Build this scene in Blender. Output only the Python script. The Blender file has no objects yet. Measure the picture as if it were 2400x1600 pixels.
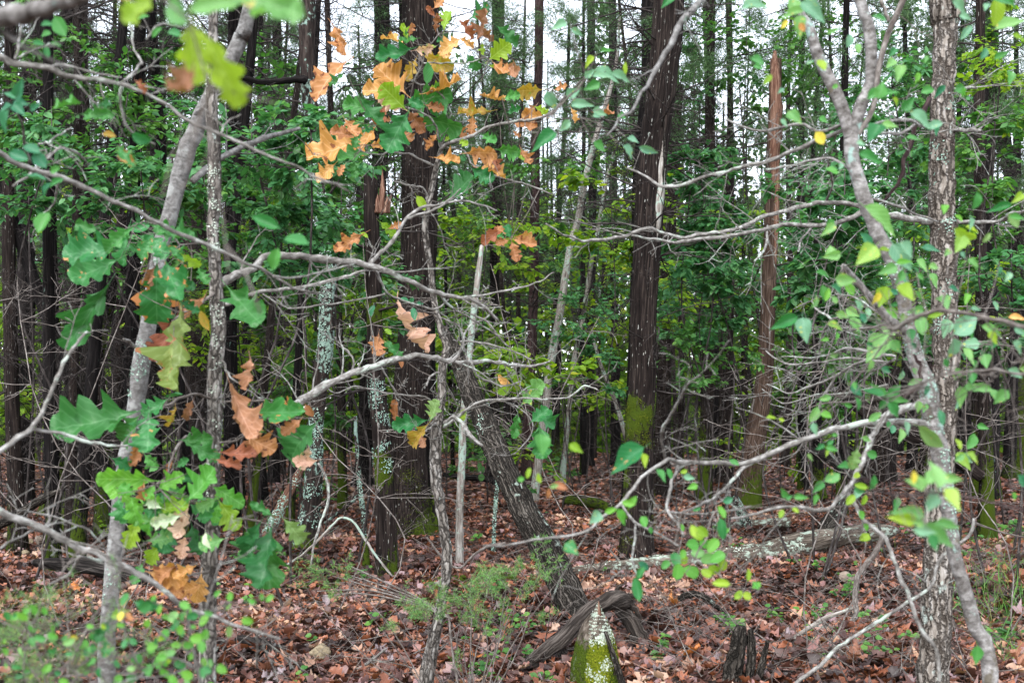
import bpy, math, random
import numpy as np
from mathutils import Vector, Matrix

# ------------------------------------------------------------------ camera, sky, sun, exposure
scene = bpy.context.scene
FPX, CX, HY, CH = 2573.0, 1200.0, 980.0, 1.5      # focal length in photo pixels, centre column, horizon row, eye height
cam_d = bpy.data.cameras.new("camera"); cam = bpy.data.objects.new("camera", cam_d)
scene.collection.objects.link(cam); scene.camera = cam
cam.location = (0, 0, CH); cam.rotation_euler = (math.radians(90), 0, 0)
cam_d.sensor_width = 36.0; cam_d.lens = 36.0 * FPX / 2400.0
cam_d.shift_y = (HY - 800.0) / 2400.0
cam_d.clip_start = 0.05; cam_d.clip_end = 500
cam_d.dof.use_dof = True; cam_d.dof.focus_distance = 9.5; cam_d.dof.aperture_fstop = 3.9

world = bpy.data.worlds.new("World"); scene.world = world; world.use_nodes = True
wn, wl = world.node_tree.nodes, world.node_tree.links
bg = wn["Background"]
SUN_EL, SUN_AZ = math.radians(52), math.radians(200)   # behind the camera, a little to one side, above thin cloud
sky = wn.new("ShaderNodeTexSky"); sky.sky_type = 'NISHITA'; sky.sun_disc = False
sky.sun_elevation = SUN_EL; sky.sun_rotation = SUN_AZ; sky.air_density = 1.0; sky.dust_density = 1.2; sky.ozone_density = 2.0
hs = wn.new("ShaderNodeHueSaturation"); hs.inputs["Saturation"].default_value = 0.32
wl.new(sky.outputs[0], hs.inputs["Color"]); wl.new(hs.outputs[0], bg.inputs["Color"])
bg.inputs["Strength"].default_value = 0.15
sun_d = bpy.data.lights.new("sun", 'SUN'); sun_d.energy = 0.7; sun_d.angle = math.radians(25); sun_d.color = (1, 0.97, 0.93)
sun = bpy.data.objects.new("sun", sun_d); scene.collection.objects.link(sun)
sun.rotation_euler = (math.radians(90) - SUN_EL, 0, math.radians(180) - SUN_AZ + math.radians(0))
vs = scene.view_settings; vs.view_transform = 'Standard'; vs.look = 'None'; vs.gamma = 1.0; vs.use_curve_mapping = False
vs.exposure = 2.2
scene.cycles.use_denoising = True
scene.cycles.max_bounces = 8; scene.cycles.diffuse_bounces = 4; scene.cycles.transparent_max_bounces = 4
scene.cycles.sample_clamp_indirect = 6.0

rs = random.Random(11); nr = np.random.default_rng(11)
COL = scene.collection

# ------------------------------------------------------------------ photo -> world
REG = {1: (0, 0), 2: (580, 0), 3: (1160, 0), 4: (1760, 0), 5: (0, 520), 6: (580, 520), 7: (1160, 520), 8: (1760, 520),
       9: (0, 1040), 10: (580, 1040), 11: (1160, 1040), 12: (1760, 1040)}
def R(r, u, v):
    return REG[r][0] + u / 2.8, REG[r][1] + v / 2.8
def Wp(px, py, d):
    return np.array([(px - CX) * d / FPX, d, CH - (py - HY) * d / FPX])
def gz(x, y):
    return (0.05 * np.sin(x * 0.55 + 1.0) * np.cos(y * 0.4) + 0.03 * np.sin(x * 1.3 + y * 0.9)) * np.clip((y - 3) / 6, 0, 1)

# ------------------------------------------------------------------ mesh helpers
class MB:
    """collects vertices, triangles, quads and three point attributes, then makes ONE mesh"""
    def __init__(s):
        s.V, s.T, s.Q, s.tc, s.rnd, s.moss, s.n = [], [], [], [], [], [], 0
    def add(s, V, T=None, Q=None, tc=None, rnd=0.0, moss=0.0):
        V = np.asarray(V, dtype=np.float32).reshape(-1, 3); k = len(V)
        s.V.append(V)
        if T is not None and len(T): s.T.append(np.asarray(T, dtype=np.int32) + s.n)
        if Q is not None and len(Q): s.Q.append(np.asarray(Q, dtype=np.int32) + s.n)
        s.tc.append(np.asarray(tc if tc is not None else V, dtype=np.float32).reshape(-1, 3))
        s.rnd.append(np.broadcast_to(np.asarray(rnd, dtype=np.float32), (k,)))
        s.moss.append(np.broadcast_to(np.asarray(moss, dtype=np.float32), (k,)))
        s.n += k
    def mesh(s, name, mat, off=(0, 0, 0), smooth=True):
        me = bpy.data.meshes.new(name)
        V = np.concatenate(s.V) - np.asarray(off, dtype=np.float32)
        T = np.concatenate(s.T) if s.T else np.zeros((0, 3), np.int32)
        Q = np.concatenate(s.Q) if s.Q else np.zeros((0, 4), np.int32)
        loops = np.concatenate([T.ravel(), Q.ravel()]).astype(np.int32)
        starts = np.concatenate([np.arange(len(T)) * 3, len(T) * 3 + np.arange(len(Q)) * 4]).astype(np.int32)
        me.vertices.add(len(V)); me.vertices.foreach_set("co", V.ravel())
        me.loops.add(len(loops)); me.loops.foreach_set("vertex_index", loops)
        me.polygons.add(len(starts)); me.polygons.foreach_set("loop_start", starts)
        me.polygons.foreach_set("use_smooth", np.full(len(starts), smooth))
        a = me.attributes.new("tc", 'FLOAT_VECTOR', 'POINT'); a.data.foreach_set("vector", np.concatenate(s.tc).ravel())
        a = me.attributes.new("rnd", 'FLOAT', 'POINT'); a.data.foreach_set("value", np.concatenate(s.rnd))
        a = me.attributes.new("moss", 'FLOAT', 'POINT'); a.data.foreach_set("value", np.concatenate(s.moss))
        me.update(calc_edges=True)
        if mat is not None: me.materials.append(mat)
        return me

def thing(name, label, cat, loc=(0, 0, 0), group=None):
    o = bpy.data.objects.new(name, None); COL.objects.link(o)
    o.location = loc; o.empty_display_size = 0.1
    o["label"] = label; o["category"] = cat
    if group: o["group"] = group
    return o
def base_of(root):
    return np.array(root.location[:])
def part(name, mb, mat, root, kind=None, label=None, smooth=True):
    me = mb.mesh(name, mat, base_of(root) if root is not None else (0, 0, 0), smooth)
    o = bpy.data.objects.new(name, me); COL.objects.link(o)
    if root is not None: o.parent = root
    if kind: o["kind"] = kind
    if label: o["label"] = label
    return o
def solo(name, mb, mat, label=None, cat=None, group=None, kind=None, loc=(0, 0, 0), smooth=True):
    me = mb.mesh(name, mat, loc, smooth)
    o = bpy.data.objects.new(name, me); COL.objects.link(o); o.location = loc
    if label: o["label"] = label
    if cat: o["category"] = cat
    if group: o["group"] = group
    if kind: o["kind"] = kind
    return o

def smooth_path(P, n):
    """Catmull-Rom through the rows of P (any number of columns), n rows out"""
    P = np.asarray(P, dtype=float)
    if len(P) == 2:
        t = np.linspace(0, 1, n)[:, None]; return P[0] * (1 - t) + P[1] * t
    seg = np.linalg.norm(np.diff(P[:, :3], axis=0), axis=1); s = np.concatenate([[0], np.cumsum(seg)])
    t = np.linspace(0, s[-1], n); i = np.clip(np.searchsorted(s, t, side='right') - 1, 0, len(P) - 2)
    u = ((t - s[i]) / np.maximum(s[i + 1] - s[i], 1e-9))[:, None]
    p0, p1, p2, p3 = P[np.maximum(i - 1, 0)], P[i], P[i + 1], P[np.minimum(i + 2, len(P) - 1)]
    return 0.5 * (2 * p1 + (p2 - p0) * u + (2 * p0 - 5 * p1 + 4 * p2 - p3) * u ** 2 + (3 * p1 - p0 - 3 * p2 + p3) * u ** 3)

def tube(mb, P, r, sides=8, rough=0.0, ridge=0.0, rnd=None, moss=None, cap=True, seed=None):
    P = np.asarray(P, dtype=float); r = np.asarray(r, dtype=float); k = len(P)
    t = np.gradient(P, axis=0); t /= np.linalg.norm(t, axis=1)[:, None] + 1e-9
    ref = np.array([0.0, 1.0, 0.0]) if abs(t[0][1]) < 0.8 else np.array([1.0, 0, 0])
    n = ref - t * (t @ ref)[:, None]; n /= np.linalg.norm(n, axis=1)[:, None] + 1e-9
    b = np.cross(t, n)
    a = np.arange(sides) * (2 * math.pi / sides)
    s = np.concatenate([[0], np.cumsum(np.linalg.norm(np.diff(P, axis=0), axis=1))])
    rad = np.repeat(r[:, None], sides, axis=1)
    if rough or ridge:
        g = np.random.default_rng(seed if seed is not None else int(abs(P.sum()) * 1e5) % 100000)
        m = np.ones_like(rad)
        for q in range(4):
            ka = g.integers(1, 4); m += rough * 0.5 * np.sin(ka * a[None, :] + g.uniform(0, 6.3) + s[:, None] * g.uniform(-1, 1) * 1.2 / max(r.mean(), .02) * .25 * (q + 1))
        if ridge:
            pr = g.normal(0, 1, sides); pr2 = g.normal(0, 1, sides)
            mixv = 0.5 + 0.5 * np.sin(s * g.uniform(1.0, 2.5) + g.uniform(0, 6))
            m += ridge * (pr[None, :] * mixv[:, None] + pr2[None, :] * (1 - mixv[:, None])) + ridge * 0.4 * g.normal(0, 1, rad.shape)
        rad = rad * m
    ca, sa = np.cos(a), np.sin(a)
    V = P[:, None, :] + rad[:, :, None] * (ca[None, :, None] * n[:, None, :] + sa[None, :, None] * b[:, None, :])
    rm = np.maximum(r, 0.004)
    tc = np.stack([np.broadcast_to(ca[None, :], rad.shape) * rm[:, None], np.broadcast_to(sa[None, :], rad.shape) * rm[:, None],
                   np.broadcast_to(s[:, None], rad.shape)], axis=-1)
    i = np.arange(k - 1)[:, None] * sides; j = np.arange(sides)[None, :]; j2 = (j + 1) % sides
    Q = np.stack([i + j, i + j2, i + sides + j2, i + sides + j], axis=-1).reshape(-1, 4)
    V = V.reshape(-1, 3); tc = tc.reshape(-1, 3); T = []
    if cap:
        c0, c1 = len(V), len(V) + 1
        V = np.concatenate([V, P[:1] , P[-1:] + t[-1:] * r[-1] * 0.3]); tc = np.concatenate([tc, [[0, 0, 0]], [[0, 0, s[-1]]]])
        q = np.arange(sides); e = (k - 1) * sides
        T = np.concatenate([np.stack([np.full(sides, c0), (q + 1) % sides, q], 1), np.stack([np.full(sides, c1), e + q, e + (q + 1) % sides], 1)])
    mo = 0.0
    if moss is not None:
        mo = moss(V, tc)
    mb.add(V, T, Q, tc + (rs.uniform(0, 40) if rnd is None else 0), rs.random() if rnd is None else rnd, mo)
    return V

def traced(pts, d0, d1=None, n=None, wig=0.25):
    """photo points (x, y, width) at a depth running d0..d1 -> smoothed world path and radii"""
    d1 = d0 if d1 is None else d1
    pts = [tuple(p) for p in pts]
    m = len(pts); out = []
    for i, (x, y, w) in enumerate(pts):
        d = d0 + (d1 - d0) * (i / (m - 1))
        p = Wp(x, y, d); out.append([*p, w * 0.5 * d / FPX])
    n = n or max(8, m * 4)
    S = smooth_path(out, n)
    P, r = S[:, :3], np.maximum(S[:, 3], 0.0008)
    if wig:
        P = P + nr.normal(0, 1, P.shape) * (r * wig)[:, None] * np.concatenate([[0.2], np.ones(n - 2), [0.2]])[:, None]
    return P, r

def rand_unit():
    z = rs.uniform(-1, 1); a = rs.uniform(0, 6.283); q = math.sqrt(1 - z * z)
    return np.array([q * math.cos(a), q * math.sin(a), z])
def unit(v):
    return v / (np.linalg.norm(v) + 1e-9)

def limb(out, p0, d0, L, r0, lev, curl=0.25, bend=(0, 0, 0.0), ns=(5, 8), minr=0.0015, n=None):
    """a crooked limb with side twigs; appends (path, radii) to out"""
    n = n or (7 if lev >= 2 else 5 if lev == 1 else 4)
    p, d = np.array(p0, float), unit(np.array(d0, float)); P = [p.copy()]; D = [d]
    for i in range(n - 1):
        d = unit(d + rand_unit() * curl + np.array(bend)); p = p + d * (L / (n - 1)); P.append(p.copy()); D.append(d)
    r = np.linspace(r0, max(minr, r0 * 0.25), n)
    out.append((np.array(P), r))
    if lev > 0:
        for k in range(rs.randint(*ns)):
            f = rs.uniform(0.15, 0.98) * (n - 1); i = min(int(f), n - 2); q = P[i] + (P[i + 1] - P[i]) * (f - i)
            side = rand_unit(); side = unit(side - D[i] * (side @ D[i])); side[2] *= 0.6
            limb(out, q, unit(D[i] * rs.uniform(0.35, 0.8) + side * 0.8), L * rs.uniform(0.22, 0.5) * (1.1 - 0.5 * f / n), max(minr, r[i] * 0.55), lev - 1, curl * 1.15, bend, (max(1, ns[0] - 3), max(2, ns[1] - 3)), minr)
    return out
def limbs_to(mb, out, thick=4):
    for P, r in out:
        tube(mb, P, r, 3 if r[0] < 0.006 else thick if r[0] < 0.02 else 7, cap=False)

# ------------------------------------------------------------------ materials
def new_mat(name):
    m = bpy.data.materials.new(name); m.use_nodes = True; nt = m.node_tree
    return m, nt.nodes, nt.links, nt.nodes["Principled BSDF"]
def ramp(N, stops, interp='LINEAR'):
    r = N.new("ShaderNodeValToRGB"); r.color_ramp.interpolation = interp; e = r.color_ramp.elements
    while len(e) < len(stops): e.new(0.5)
    for q, (p, c) in zip(e, stops):
        q.position = p; q.color = (*c, 1) if len(c) == 3 else c
    return r
def mixc(N, L, fac, a, b):
    m = N.new("ShaderNodeMix"); m.data_type = 'RGBA'
    for sock, v in ((m.inputs[0], fac), (m.inputs[6], a), (m.inputs[7], b)):
        if isinstance(v, (tuple, list)): sock.default_value = (*v[:3], 1)
        elif isinstance(v, (int, float)): sock.default_value = v
        else: L.new(v, sock)
    return m.outputs[2]
def mth(N, L, op, a, b=None, clamp=False):
    m = N.new("ShaderNodeMath"); m.operation = op; m.use_clamp = clamp
    for k, v in enumerate((a, b)):
        if v is None: continue
        if isinstance(v, (int, float)): m.inputs[k].default_value = v
        else: L.new(v, m.inputs[k])
    return m.outputs[0]
def attr(N, name):
    a = N.new("ShaderNodeAttribute"); a.attribute_name = name; return a
def noise(N, L, vec, scale, detail=4, rough=0.6):
    n = N.new("ShaderNodeTexNoise"); n.inputs["Scale"].default_value = scale; n.inputs["Detail"].default_value = detail
    n.inputs["Roughness"].default_value = rough; L.new(vec, n.inputs["Vector"]); return n.outputs["Fac"]
def vscale(N, L, vec, s):
    m = N.new("ShaderNodeVectorMath"); m.operation = 'MULTIPLY'; m.inputs[1].default_value = s; L.new(vec, m.inputs[0]); return m.outputs[0]

def bark(name, dark, mid, light, around=70, along=6, crack=0.0, lichen=None, lich_at=0.62, flecks=0.0, moss_col=(0.055, 0.085, 0.008),
         bump=0.6, spread=0.15, blotch=None, blotch_at=0.55, crack_long=0.28):
    m, N, L, b = new_mat(name)
    tc = attr(N, "tc").outputs["Vector"]; mo = attr(N, "moss").outputs["Fac"]
    oi = N.new("ShaderNodeObjectInfo").outputs["Random"]
    off = N.new("ShaderNodeVectorMath"); off.operation = 'ADD'; L.new(tc, off.inputs[0])
    cmb = N.new("ShaderNodeCombineXYZ"); L.new(mth(N, L, 'MULTIPLY', oi, 37.0), cmb.inputs[2]); L.new(cmb.outputs[0], off.inputs[1])
    tc = off.outputs[0]
    st = noise(N, L, vscale(N, L, tc, (around, around, along)), 1.0, 6, 0.65)
    big = noise(N, L, vscale(N, L, tc, (6, 6, 1.5)), 1.0, 3, 0.5)
    h = mth(N, L, 'ADD', mth(N, L, 'MULTIPLY', st, 0.8), mth(N, L, 'MULTIPLY', big, 0.2))
    cr = ramp(N, [(0.5 - spread * 1.15, dark), (0.5, mid), (0.5 + spread, light)]); L.new(h, cr.inputs[0])
    col = cr.outputs[0]; hgt = h
    if crack:
        vo = N.new("ShaderNodeTexVoronoi"); vo.feature = 'DISTANCE_TO_EDGE'; vo.inputs["Scale"].default_value = 1.0
        wv = N.new("ShaderNodeVectorMath"); wv.operation = 'ADD'; L.new(vscale(N, L, tc, (crack, crack, crack * crack_long)), wv.inputs[0])
        nz = N.new("ShaderNodeTexNoise"); nz.inputs["Scale"].default_value = 30; L.new(tc, nz.inputs["Vector"]); L.new(vscale(N, L, nz.outputs["Color"], (1.3, 1.3, 1.3)), wv.inputs[1])
        L.new(wv.outputs[0], vo.inputs["Vector"])
        cf = ramp(N, [(0.03, (1, 1, 1)), (0.22, (0, 0, 0))]); L.new(vo.outputs["Distance"], cf.inputs[0])
        col = mixc(N, L, mth(N, L, 'MULTIPLY', cf.outputs[0], 0.85), col, tuple(c * 0.45 for c in dark))
        hgt = mth(N, L, 'SUBTRACT', h, mth(N, L, 'MULTIPLY', cf.outputs[0], 0.6))
    if blotch:
        bn = noise(N, L, vscale(N, L, tc, (14, 14, 16)), 1.0, 3, 0.55)
        br = ramp(N, [(blotch_at, (0, 0, 0)), (blotch_at + 0.06, (1, 1, 1))]); L.new(bn, br.inputs[0])
        col = mixc(N, L, mth(N, L, 'MULTIPLY', br.outputs[0], 0.8), col, blotch)
    if flecks:
        fn = noise(N, L, vscale(N, L, tc, (55, 55, 13)), 1.0, 2, 0.5)
        fr = ramp(N, [(0.5 + 0.5 * (0.42 - flecks), (0, 0, 0)), (0.56 + 0.5 * (0.42 - flecks), (1, 1, 1))]); L.new(fn, fr.inputs[0])
        col = mixc(N, L, mth(N, L, 'MULTIPLY', fr.outputs[0], 0.75), col, (0.42, 0.42, 0.38))
    if lichen:
        ln = noise(N, L, vscale(N, L, tc, (22, 22, 15)), 1.0, 5, 0.62)
        l2 = noise(N, L, vscale(N, L, tc, (4, 4, 2.2)), 1.0, 2, 0.5)
        ls = mth(N, L, 'ADD', mth(N, L, 'MULTIPLY', ln, 0.6), mth(N, L, 'MULTIPLY', l2, 0.4))
        lr = ramp(N, [(lich_at - 0.015, (0, 0, 0)), (lich_at + 0.03, (1, 1, 1))]); L.new(ls, lr.inputs[0])
        col = mixc(N, L, mth(N, L, 'MULTIPLY', lr.outputs[0], 0.9), col, lichen)
    mn = noise(N, L, vscale(N, L, tc, (28, 28, 18)), 1.0, 5, 0.65)
    ms = mth(N, L, 'ADD', mth(N, L, 'MULTIPLY', mn, 0.9), mth(N, L, 'SUBTRACT', mo, 0.5))
    mr = ramp(N, [(0.44, (0, 0, 0)), (0.56, (1, 1, 1))]); L.new(ms, mr.inputs[0])
    hs_ = N.new("ShaderNodeHueSaturation"); hs_.inputs["Color"].default_value = (*moss_col, 1)
    fine = noise(N, L, vscale(N, L, tc, (160, 160, 160)), 1.0, 2, 0.6)
    L.new(mth(N, L, 'MULTIPLY', fine, 2.0), hs_.inputs["Value"])
    col = mixc(N, L, mr.outputs[0], col, hs_.outputs[0])
    L.new(col, b.inputs["Base Color"]); b.inputs["Roughness"].default_value = 0.95; b.inputs["Specular IOR Level"].default_value = 0.08
    bp = N.new("ShaderNodeBump"); bp.inputs["Strength"].default_value = bump; bp.inputs["Distance"].default_value = 0.02
    hm = mth(N, L, 'ADD', hgt, mth(N, L, 'MULTIPLY', mth(N, L, 'MULTIPLY', fine, mr.outputs[0]), 1.2))
    L.new(hm, bp.inputs["Height"]); L.new(bp.outputs[0], b.inputs["Normal"])
    return m

LICH = (0.30, 0.42, 0.36)
B_CEDAR = bark("cedar_bark", (0.0025, 0.002, 0.0018), (0.0135, 0.010, 0.009), (0.052, 0.040, 0.034), 60, 3.0, flecks=0.07, bump=1.0)
B_CEDAR2 = bark("cedar_bark_dark", (0.002, 0.002, 0.002), (0.0065, 0.0055, 0.0055), (0.026, 0.022, 0.021), 50, 3.0, lichen=(0.12, 0.18, 0.15), lich_at=0.64, bump=0.9)
B_LICHEN = bark("lichen_bark", (0.006, 0.005, 0.0045), (0.024, 0.018, 0.016), (0.07, 0.055, 0.048), 50, 6, lichen=(0.22,0.32,0.27), lich_at=0.54)
B_GREY = bark("smooth_grey_bark", (0.06, 0.056, 0.052), (0.14, 0.135, 0.13), (0.24, 0.235, 0.228), 34, 50, blotch=(0.27, 0.275, 0.265), blotch_at=0.56, lichen=(0.19, 0.29, 0.22), lich_at=0.61, bump=0.8)
B_OAKS = bark("sapling_bark", (0.04, 0.034, 0.03), (0.19, 0.17, 0.15), (0.4, 0.38, 0.355), 55, 14, crack=46, lichen=(0.42, 0.5, 0.46), lich_at=0.63)
B_OAK = bark("oak_bark", (0.05, 0.038, 0.03), (0.24, 0.21, 0.18), (0.42, 0.395, 0.37), 60, 10, crack=30, lichen=(0.36, 0.41, 0.37), lich_at=0.61, bump=1.0)
B_FORK = bark("mottled_bark", (0.05, 0.043, 0.038), (0.16, 0.15, 0.142), (0.34, 0.33, 0.32), 26, 40, lichen=(0.26, 0.38, 0.34), lich_at=0.585, blotch=(0.1, 0.085, 0.06), blotch_at=0.62, bump=0.7)
B_DEAD = bark("dead_wood", (0.010, 0.009, 0.0075), (0.05, 0.043, 0.036), (0.17, 0.153, 0.133), 110, 7.0, crack=42, crack_long=0.05, lichen=(0.3, 0.36, 0.31), lich_at=0.62, bump=1.0, spread=0.13)
B_LOG = bark("log_wood", (0.015, 0.012, 0.01), (0.075, 0.06, 0.047), (0.21, 0.18, 0.15), 60, 4.0, lichen=(0.29, 0.35, 0.29), lich_at=0.54, bump=1.0)
B_CHAR = bark("charred_wood", (0.004, 0.004, 0.004), (0.014, 0.012, 0.011), (0.08, 0.07, 0.064), 70, 4.0, bump=1.0)
B_ROOT = bark("rotting_root", (0.006, 0.005, 0.0045), (0.032, 0.026, 0.022), (0.13, 0.11, 0.095), 80, 4.0, bump=1.0)
B_WARM = bark("warm_cedar_bark", (0.01, 0.0065, 0.005), (0.05, 0.032, 0.024), (0.14, 0.1, 0.078), 60, 3.0, bump=1.0)
B_PALE = bark("pale_branch", (0.05, 0.045, 0.04), (0.165, 0.155, 0.142), (0.35, 0.345, 0.33), 50, 30, lichen=(0.36, 0.41, 0.36), lich_at=0.57, bump=0.6)
B_TWIG = bark("twig_bark", (0.04, 0.032, 0.028), (0.12, 0.103, 0.092), (0.26, 0.24, 0.22), 60, 25, bump=0.2)
B_DTWIG = bark("dead_cedar_twig", (0.008, 0.0065, 0.006), (0.03, 0.025, 0.0235), (0.1, 0.09, 0.085), 60, 12, bump=0.2)
B_SNAG = bark("pale_snag_bark", (0.06, 0.047, 0.04), (0.2, 0.178, 0.155), (0.4, 0.385, 0.36), 50, 6, lichen=(0.27, 0.36, 0.3), lich_at=0.54, bump=0.6)
B_RED = bark("red_stripped_wood", (0.035, 0.016, 0.011), (0.13, 0.065, 0.045), (0.3, 0.2, 0.145), 80, 3, bump=0.9)
B_BROWN = bark("brown_dead_stem", (0.01, 0.006, 0.006), (0.03, 0.018, 0.018), (0.085, 0.06, 0.056), 60, 8, bump=0.3)

def leafmat(name, stops, trans=0.3, rough=0.42, brown=None, brown_at=0.62, edge=0.0, vein=0.75, tint=(1.15, 1.2, 0.6), byobj=True, spec=0.28):
    """colour by a random value along a ramp; optional dead brown patches that start at the rim or as spots"""
    m, N, L, b = new_mat(name)
    rn = N.new("ShaderNodeObjectInfo").outputs["Random"] if byobj else attr(N, "rnd").outputs["Fac"]
    tc = attr(N, "tc").outputs["Vector"]
    geo = N.new("ShaderNodeTexCoord").outputs["Object"]
    n1 = noise(N, L, tc if byobj else geo, 3.0 if byobj else 6.0, 4, 0.6)
    f = mth(N, L, 'ADD', mth(N, L, 'MULTIPLY', rn, 0.75), mth(N, L, 'MULTIPLY', n1, 0.25))
    cr = ramp(N, stops); L.new(f, cr.inputs[0]); col = cr.outputs[0]
    if byobj and vein:
        sx = N.new("ShaderNodeSeparateXYZ"); L.new(tc, sx.inputs[0])
        ax = mth(N, L, 'ABSOLUTE', sx.outputs[0])
        rb = ramp(N, [(0.0, (1, 1, 1)), (0.022, (0, 0, 0))]); L.new(ax, rb.inputs[0])
        ph = mth(N, L, 'SUBTRACT', mth(N, L, 'MULTIPLY', sx.outputs[1], 44.0), mth(N, L, 'MULTIPLY', ax, 34.0))
        sv = mth(N, L, 'POWER', mth(N, L, 'ABSOLUTE', mth(N, L, 'SINE', mth(N, L, 'MULTIPLY', ph, 0.5))), 14.0)
        vv = mth(N, L, 'MAXIMUM', rb.outputs[0], mth(N, L, 'MULTIPLY', sv, 0.45))
        hv = N.new("ShaderNodeHueSaturation"); hv.inputs["Value"].default_value = 1.7; hv.inputs["Saturation"].default_value = 0.8; L.new(col, hv.inputs["Color"])
        col = mixc(N, L, mth(N, L, 'MULTIPLY', vv, vein), col, hv.outputs[0])
    if brown:
        off = N.new("ShaderNodeVectorMath"); off.operation = 'ADD'; L.new(tc, off.inputs[0])
        cb = N.new("ShaderNodeCombineXYZ"); L.new(mth(N, L, 'MULTIPLY', rn, 53.0), cb.inputs[2]); L.new(cb.outputs[0], off.inputs[1])
        n2 = noise(N, L, off.outputs[0], 5.0, 3, 0.55)
        e = attr(N, "moss").outputs["Fac"]        # on leaves this attribute is the distance from midrib to rim
        sc = mth(N, L, 'ADD', n2, mth(N, L, 'MULTIPLY', e, edge))
        r2 = ramp(N, [(brown_at, (0, 0, 0)), (brown_at + 0.02, (1, 1, 1))]); L.new(sc, r2.inputs[0])
        col = mixc(N, L, r2.outputs[0], col, brown)
    L.new(col, b.inputs["Base Color"]); b.inputs["Roughness"].default_value = rough; b.inputs["Specular IOR Level"].default_value = spec
    tr = N.new("ShaderNodeBsdfTranslucent")
    tm = N.new("ShaderNodeMix"); tm.data_type = 'RGBA'; tm.blend_type = 'MULTIPLY'; tm.inputs[0].default_value = 1.0
    L.new(col, tm.inputs[6]); tm.inputs[7].default_value = (*tint, 1); L.new(tm.outputs[2], tr.inputs["Color"])
    mx = N.new("ShaderNodeMixShader"); mx.inputs[0].default_value = trans
    L.new(b.outputs[0], mx.inputs[1]); L.new(tr.outputs[0], mx.inputs[2])
    L.new(mx.outputs[0], N["Material Output"].inputs["Surface"])
    bp = N.new("ShaderNodeBump"); bp.inputs["Strength"].default_value = 0.25; bp.inputs["Distance"].default_value = 0.004
    L.new(noise(N, L, tc, 9.0, 3, 0.6), bp.inputs["Height"]); L.new(bp.outputs[0], b.inputs["Normal"])
    return m
def two(a, b):
    return [(0.15, a), (0.85, b)]
ORB = (0.36, 0.14, 0.055)
LM = {
    'dg': leafmat("leaf_dark_green", two((0.018, 0.105, 0.028), (0.045, 0.175, 0.036)), 0.28, 0.42, brown=ORB, brown_at=0.74),
    'mg': leafmat("leaf_mid_green", two((0.022, 0.15, 0.042), (0.06, 0.22, 0.042)), 0.3, 0.4, brown=(0.4, 0.3, 0.06), brown_at=0.76),
    'tg': leafmat("leaf_teal_green", two((0.02, 0.13, 0.065), (0.045, 0.19, 0.09)), 0.3, 0.4),
    'bl': leafmat("leaf_pale_bluish", two((0.1, 0.24, 0.15), (0.16, 0.33, 0.2)), 0.3, 0.38, brown=(0.45, 0.45, 0.1), brown_at=0.65),
    'lg': leafmat("leaf_light_green", two((0.1, 0.27, 0.08), (0.17, 0.36, 0.11)), 0.4, 0.42, brown=(0.5, 0.44, 0.12), brown_at=0.65),
    'bg': leafmat("leaf_bright_green", two((0.07, 0.27, 0.04), (0.14, 0.36, 0.045)), 0.45, 0.42, brown=(0.45, 0.35, 0.06), brown_at=0.76),
    'yg': leafmat("leaf_yellow_green", two((0.17, 0.31, 0.02), (0.27, 0.4, 0.03)), 0.45, 0.42, brown=ORB, brown_at=0.74),
    'y2': leafmat("leaf_yellow_patched", two((0.16, 0.33, 0.06), (0.28, 0.42, 0.07)), 0.4, 0.42, brown=(0.62, 0.5, 0.06), brown_at=0.63),
    'yl': leafmat("leaf_yellow", two((0.5, 0.42, 0.04), (0.62, 0.52, 0.07)), 0.4, 0.45, brown=ORB, brown_at=0.64),
    'oy': leafmat("leaf_orange_tan", two((0.42, 0.2, 0.05), (0.6, 0.33, 0.11)), 0.3, 0.5, brown=(0.22, 0.08, 0.03), brown_at=0.68, edge=0.08),
    'or': leafmat("leaf_orange_brown", two((0.27, 0.11, 0.045), (0.45, 0.21, 0.08)), 0.3, 0.5, brown=(0.17, 0.06, 0.03), brown_at=0.65, edge=0.08),
    'yo': leafmat("leaf_ochre", two((0.26, 0.15, 0.02), (0.36, 0.24, 0.03)), 0.35, 0.5, brown=(0.22, 0.28, 0.03), brown_at=0.6),
    'br': leafmat("leaf_brown", two((0.2, 0.09, 0.045), (0.36, 0.18, 0.1)), 0.25, 0.6, brown=(0.1, 0.04, 0.025), brown_at=0.64),
    'rb': leafmat("leaf_red_brown", two((0.2, 0.06, 0.03), (0.33, 0.12, 0.06)), 0.25, 0.55, brown=(0.1, 0.03, 0.02), brown_at=0.62),
    'pk': leafmat("leaf_pinkish_tan", two((0.48, 0.28, 0.2), (0.62, 0.42, 0.32)), 0.3, 0.55, brown=(0.36, 0.17, 0.1), brown_at=0.62),
    'wh': leafmat("leaf_pale_underside", two((0.38, 0.48, 0.3), (0.52, 0.58, 0.42)), 0.3, 0.5),
    'ob': leafmat("leaf_olive_withering", two((0.15, 0.21, 0.05), (0.25, 0.3, 0.09)), 0.3, 0.45, brown=(0.32, 0.13, 0.06), brown_at=0.7, edge=0.14),
    'gs': leafmat("leaf_green_spotted", two((0.02, 0.14, 0.045), (0.045, 0.2, 0.05)), 0.28, 0.36, brown=(0.46, 0.24, 0.1), brown_at=0.64),
    'gb': leafmat("leaf_green_brown_rim", two((0.02, 0.135, 0.038), (0.045, 0.19, 0.04)), 0.28, 0.38, brown=(0.42, 0.17, 0.06), brown_at=0.72, edge=0.2),
    'm2': leafmat("leaf_grey_green", two((0.09, 0.19, 0.05), (0.16, 0.26, 0.08)), 0.35, 0.45, brown=(0.35, 0.2, 0.06), brown_at=0.7),
}
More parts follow.
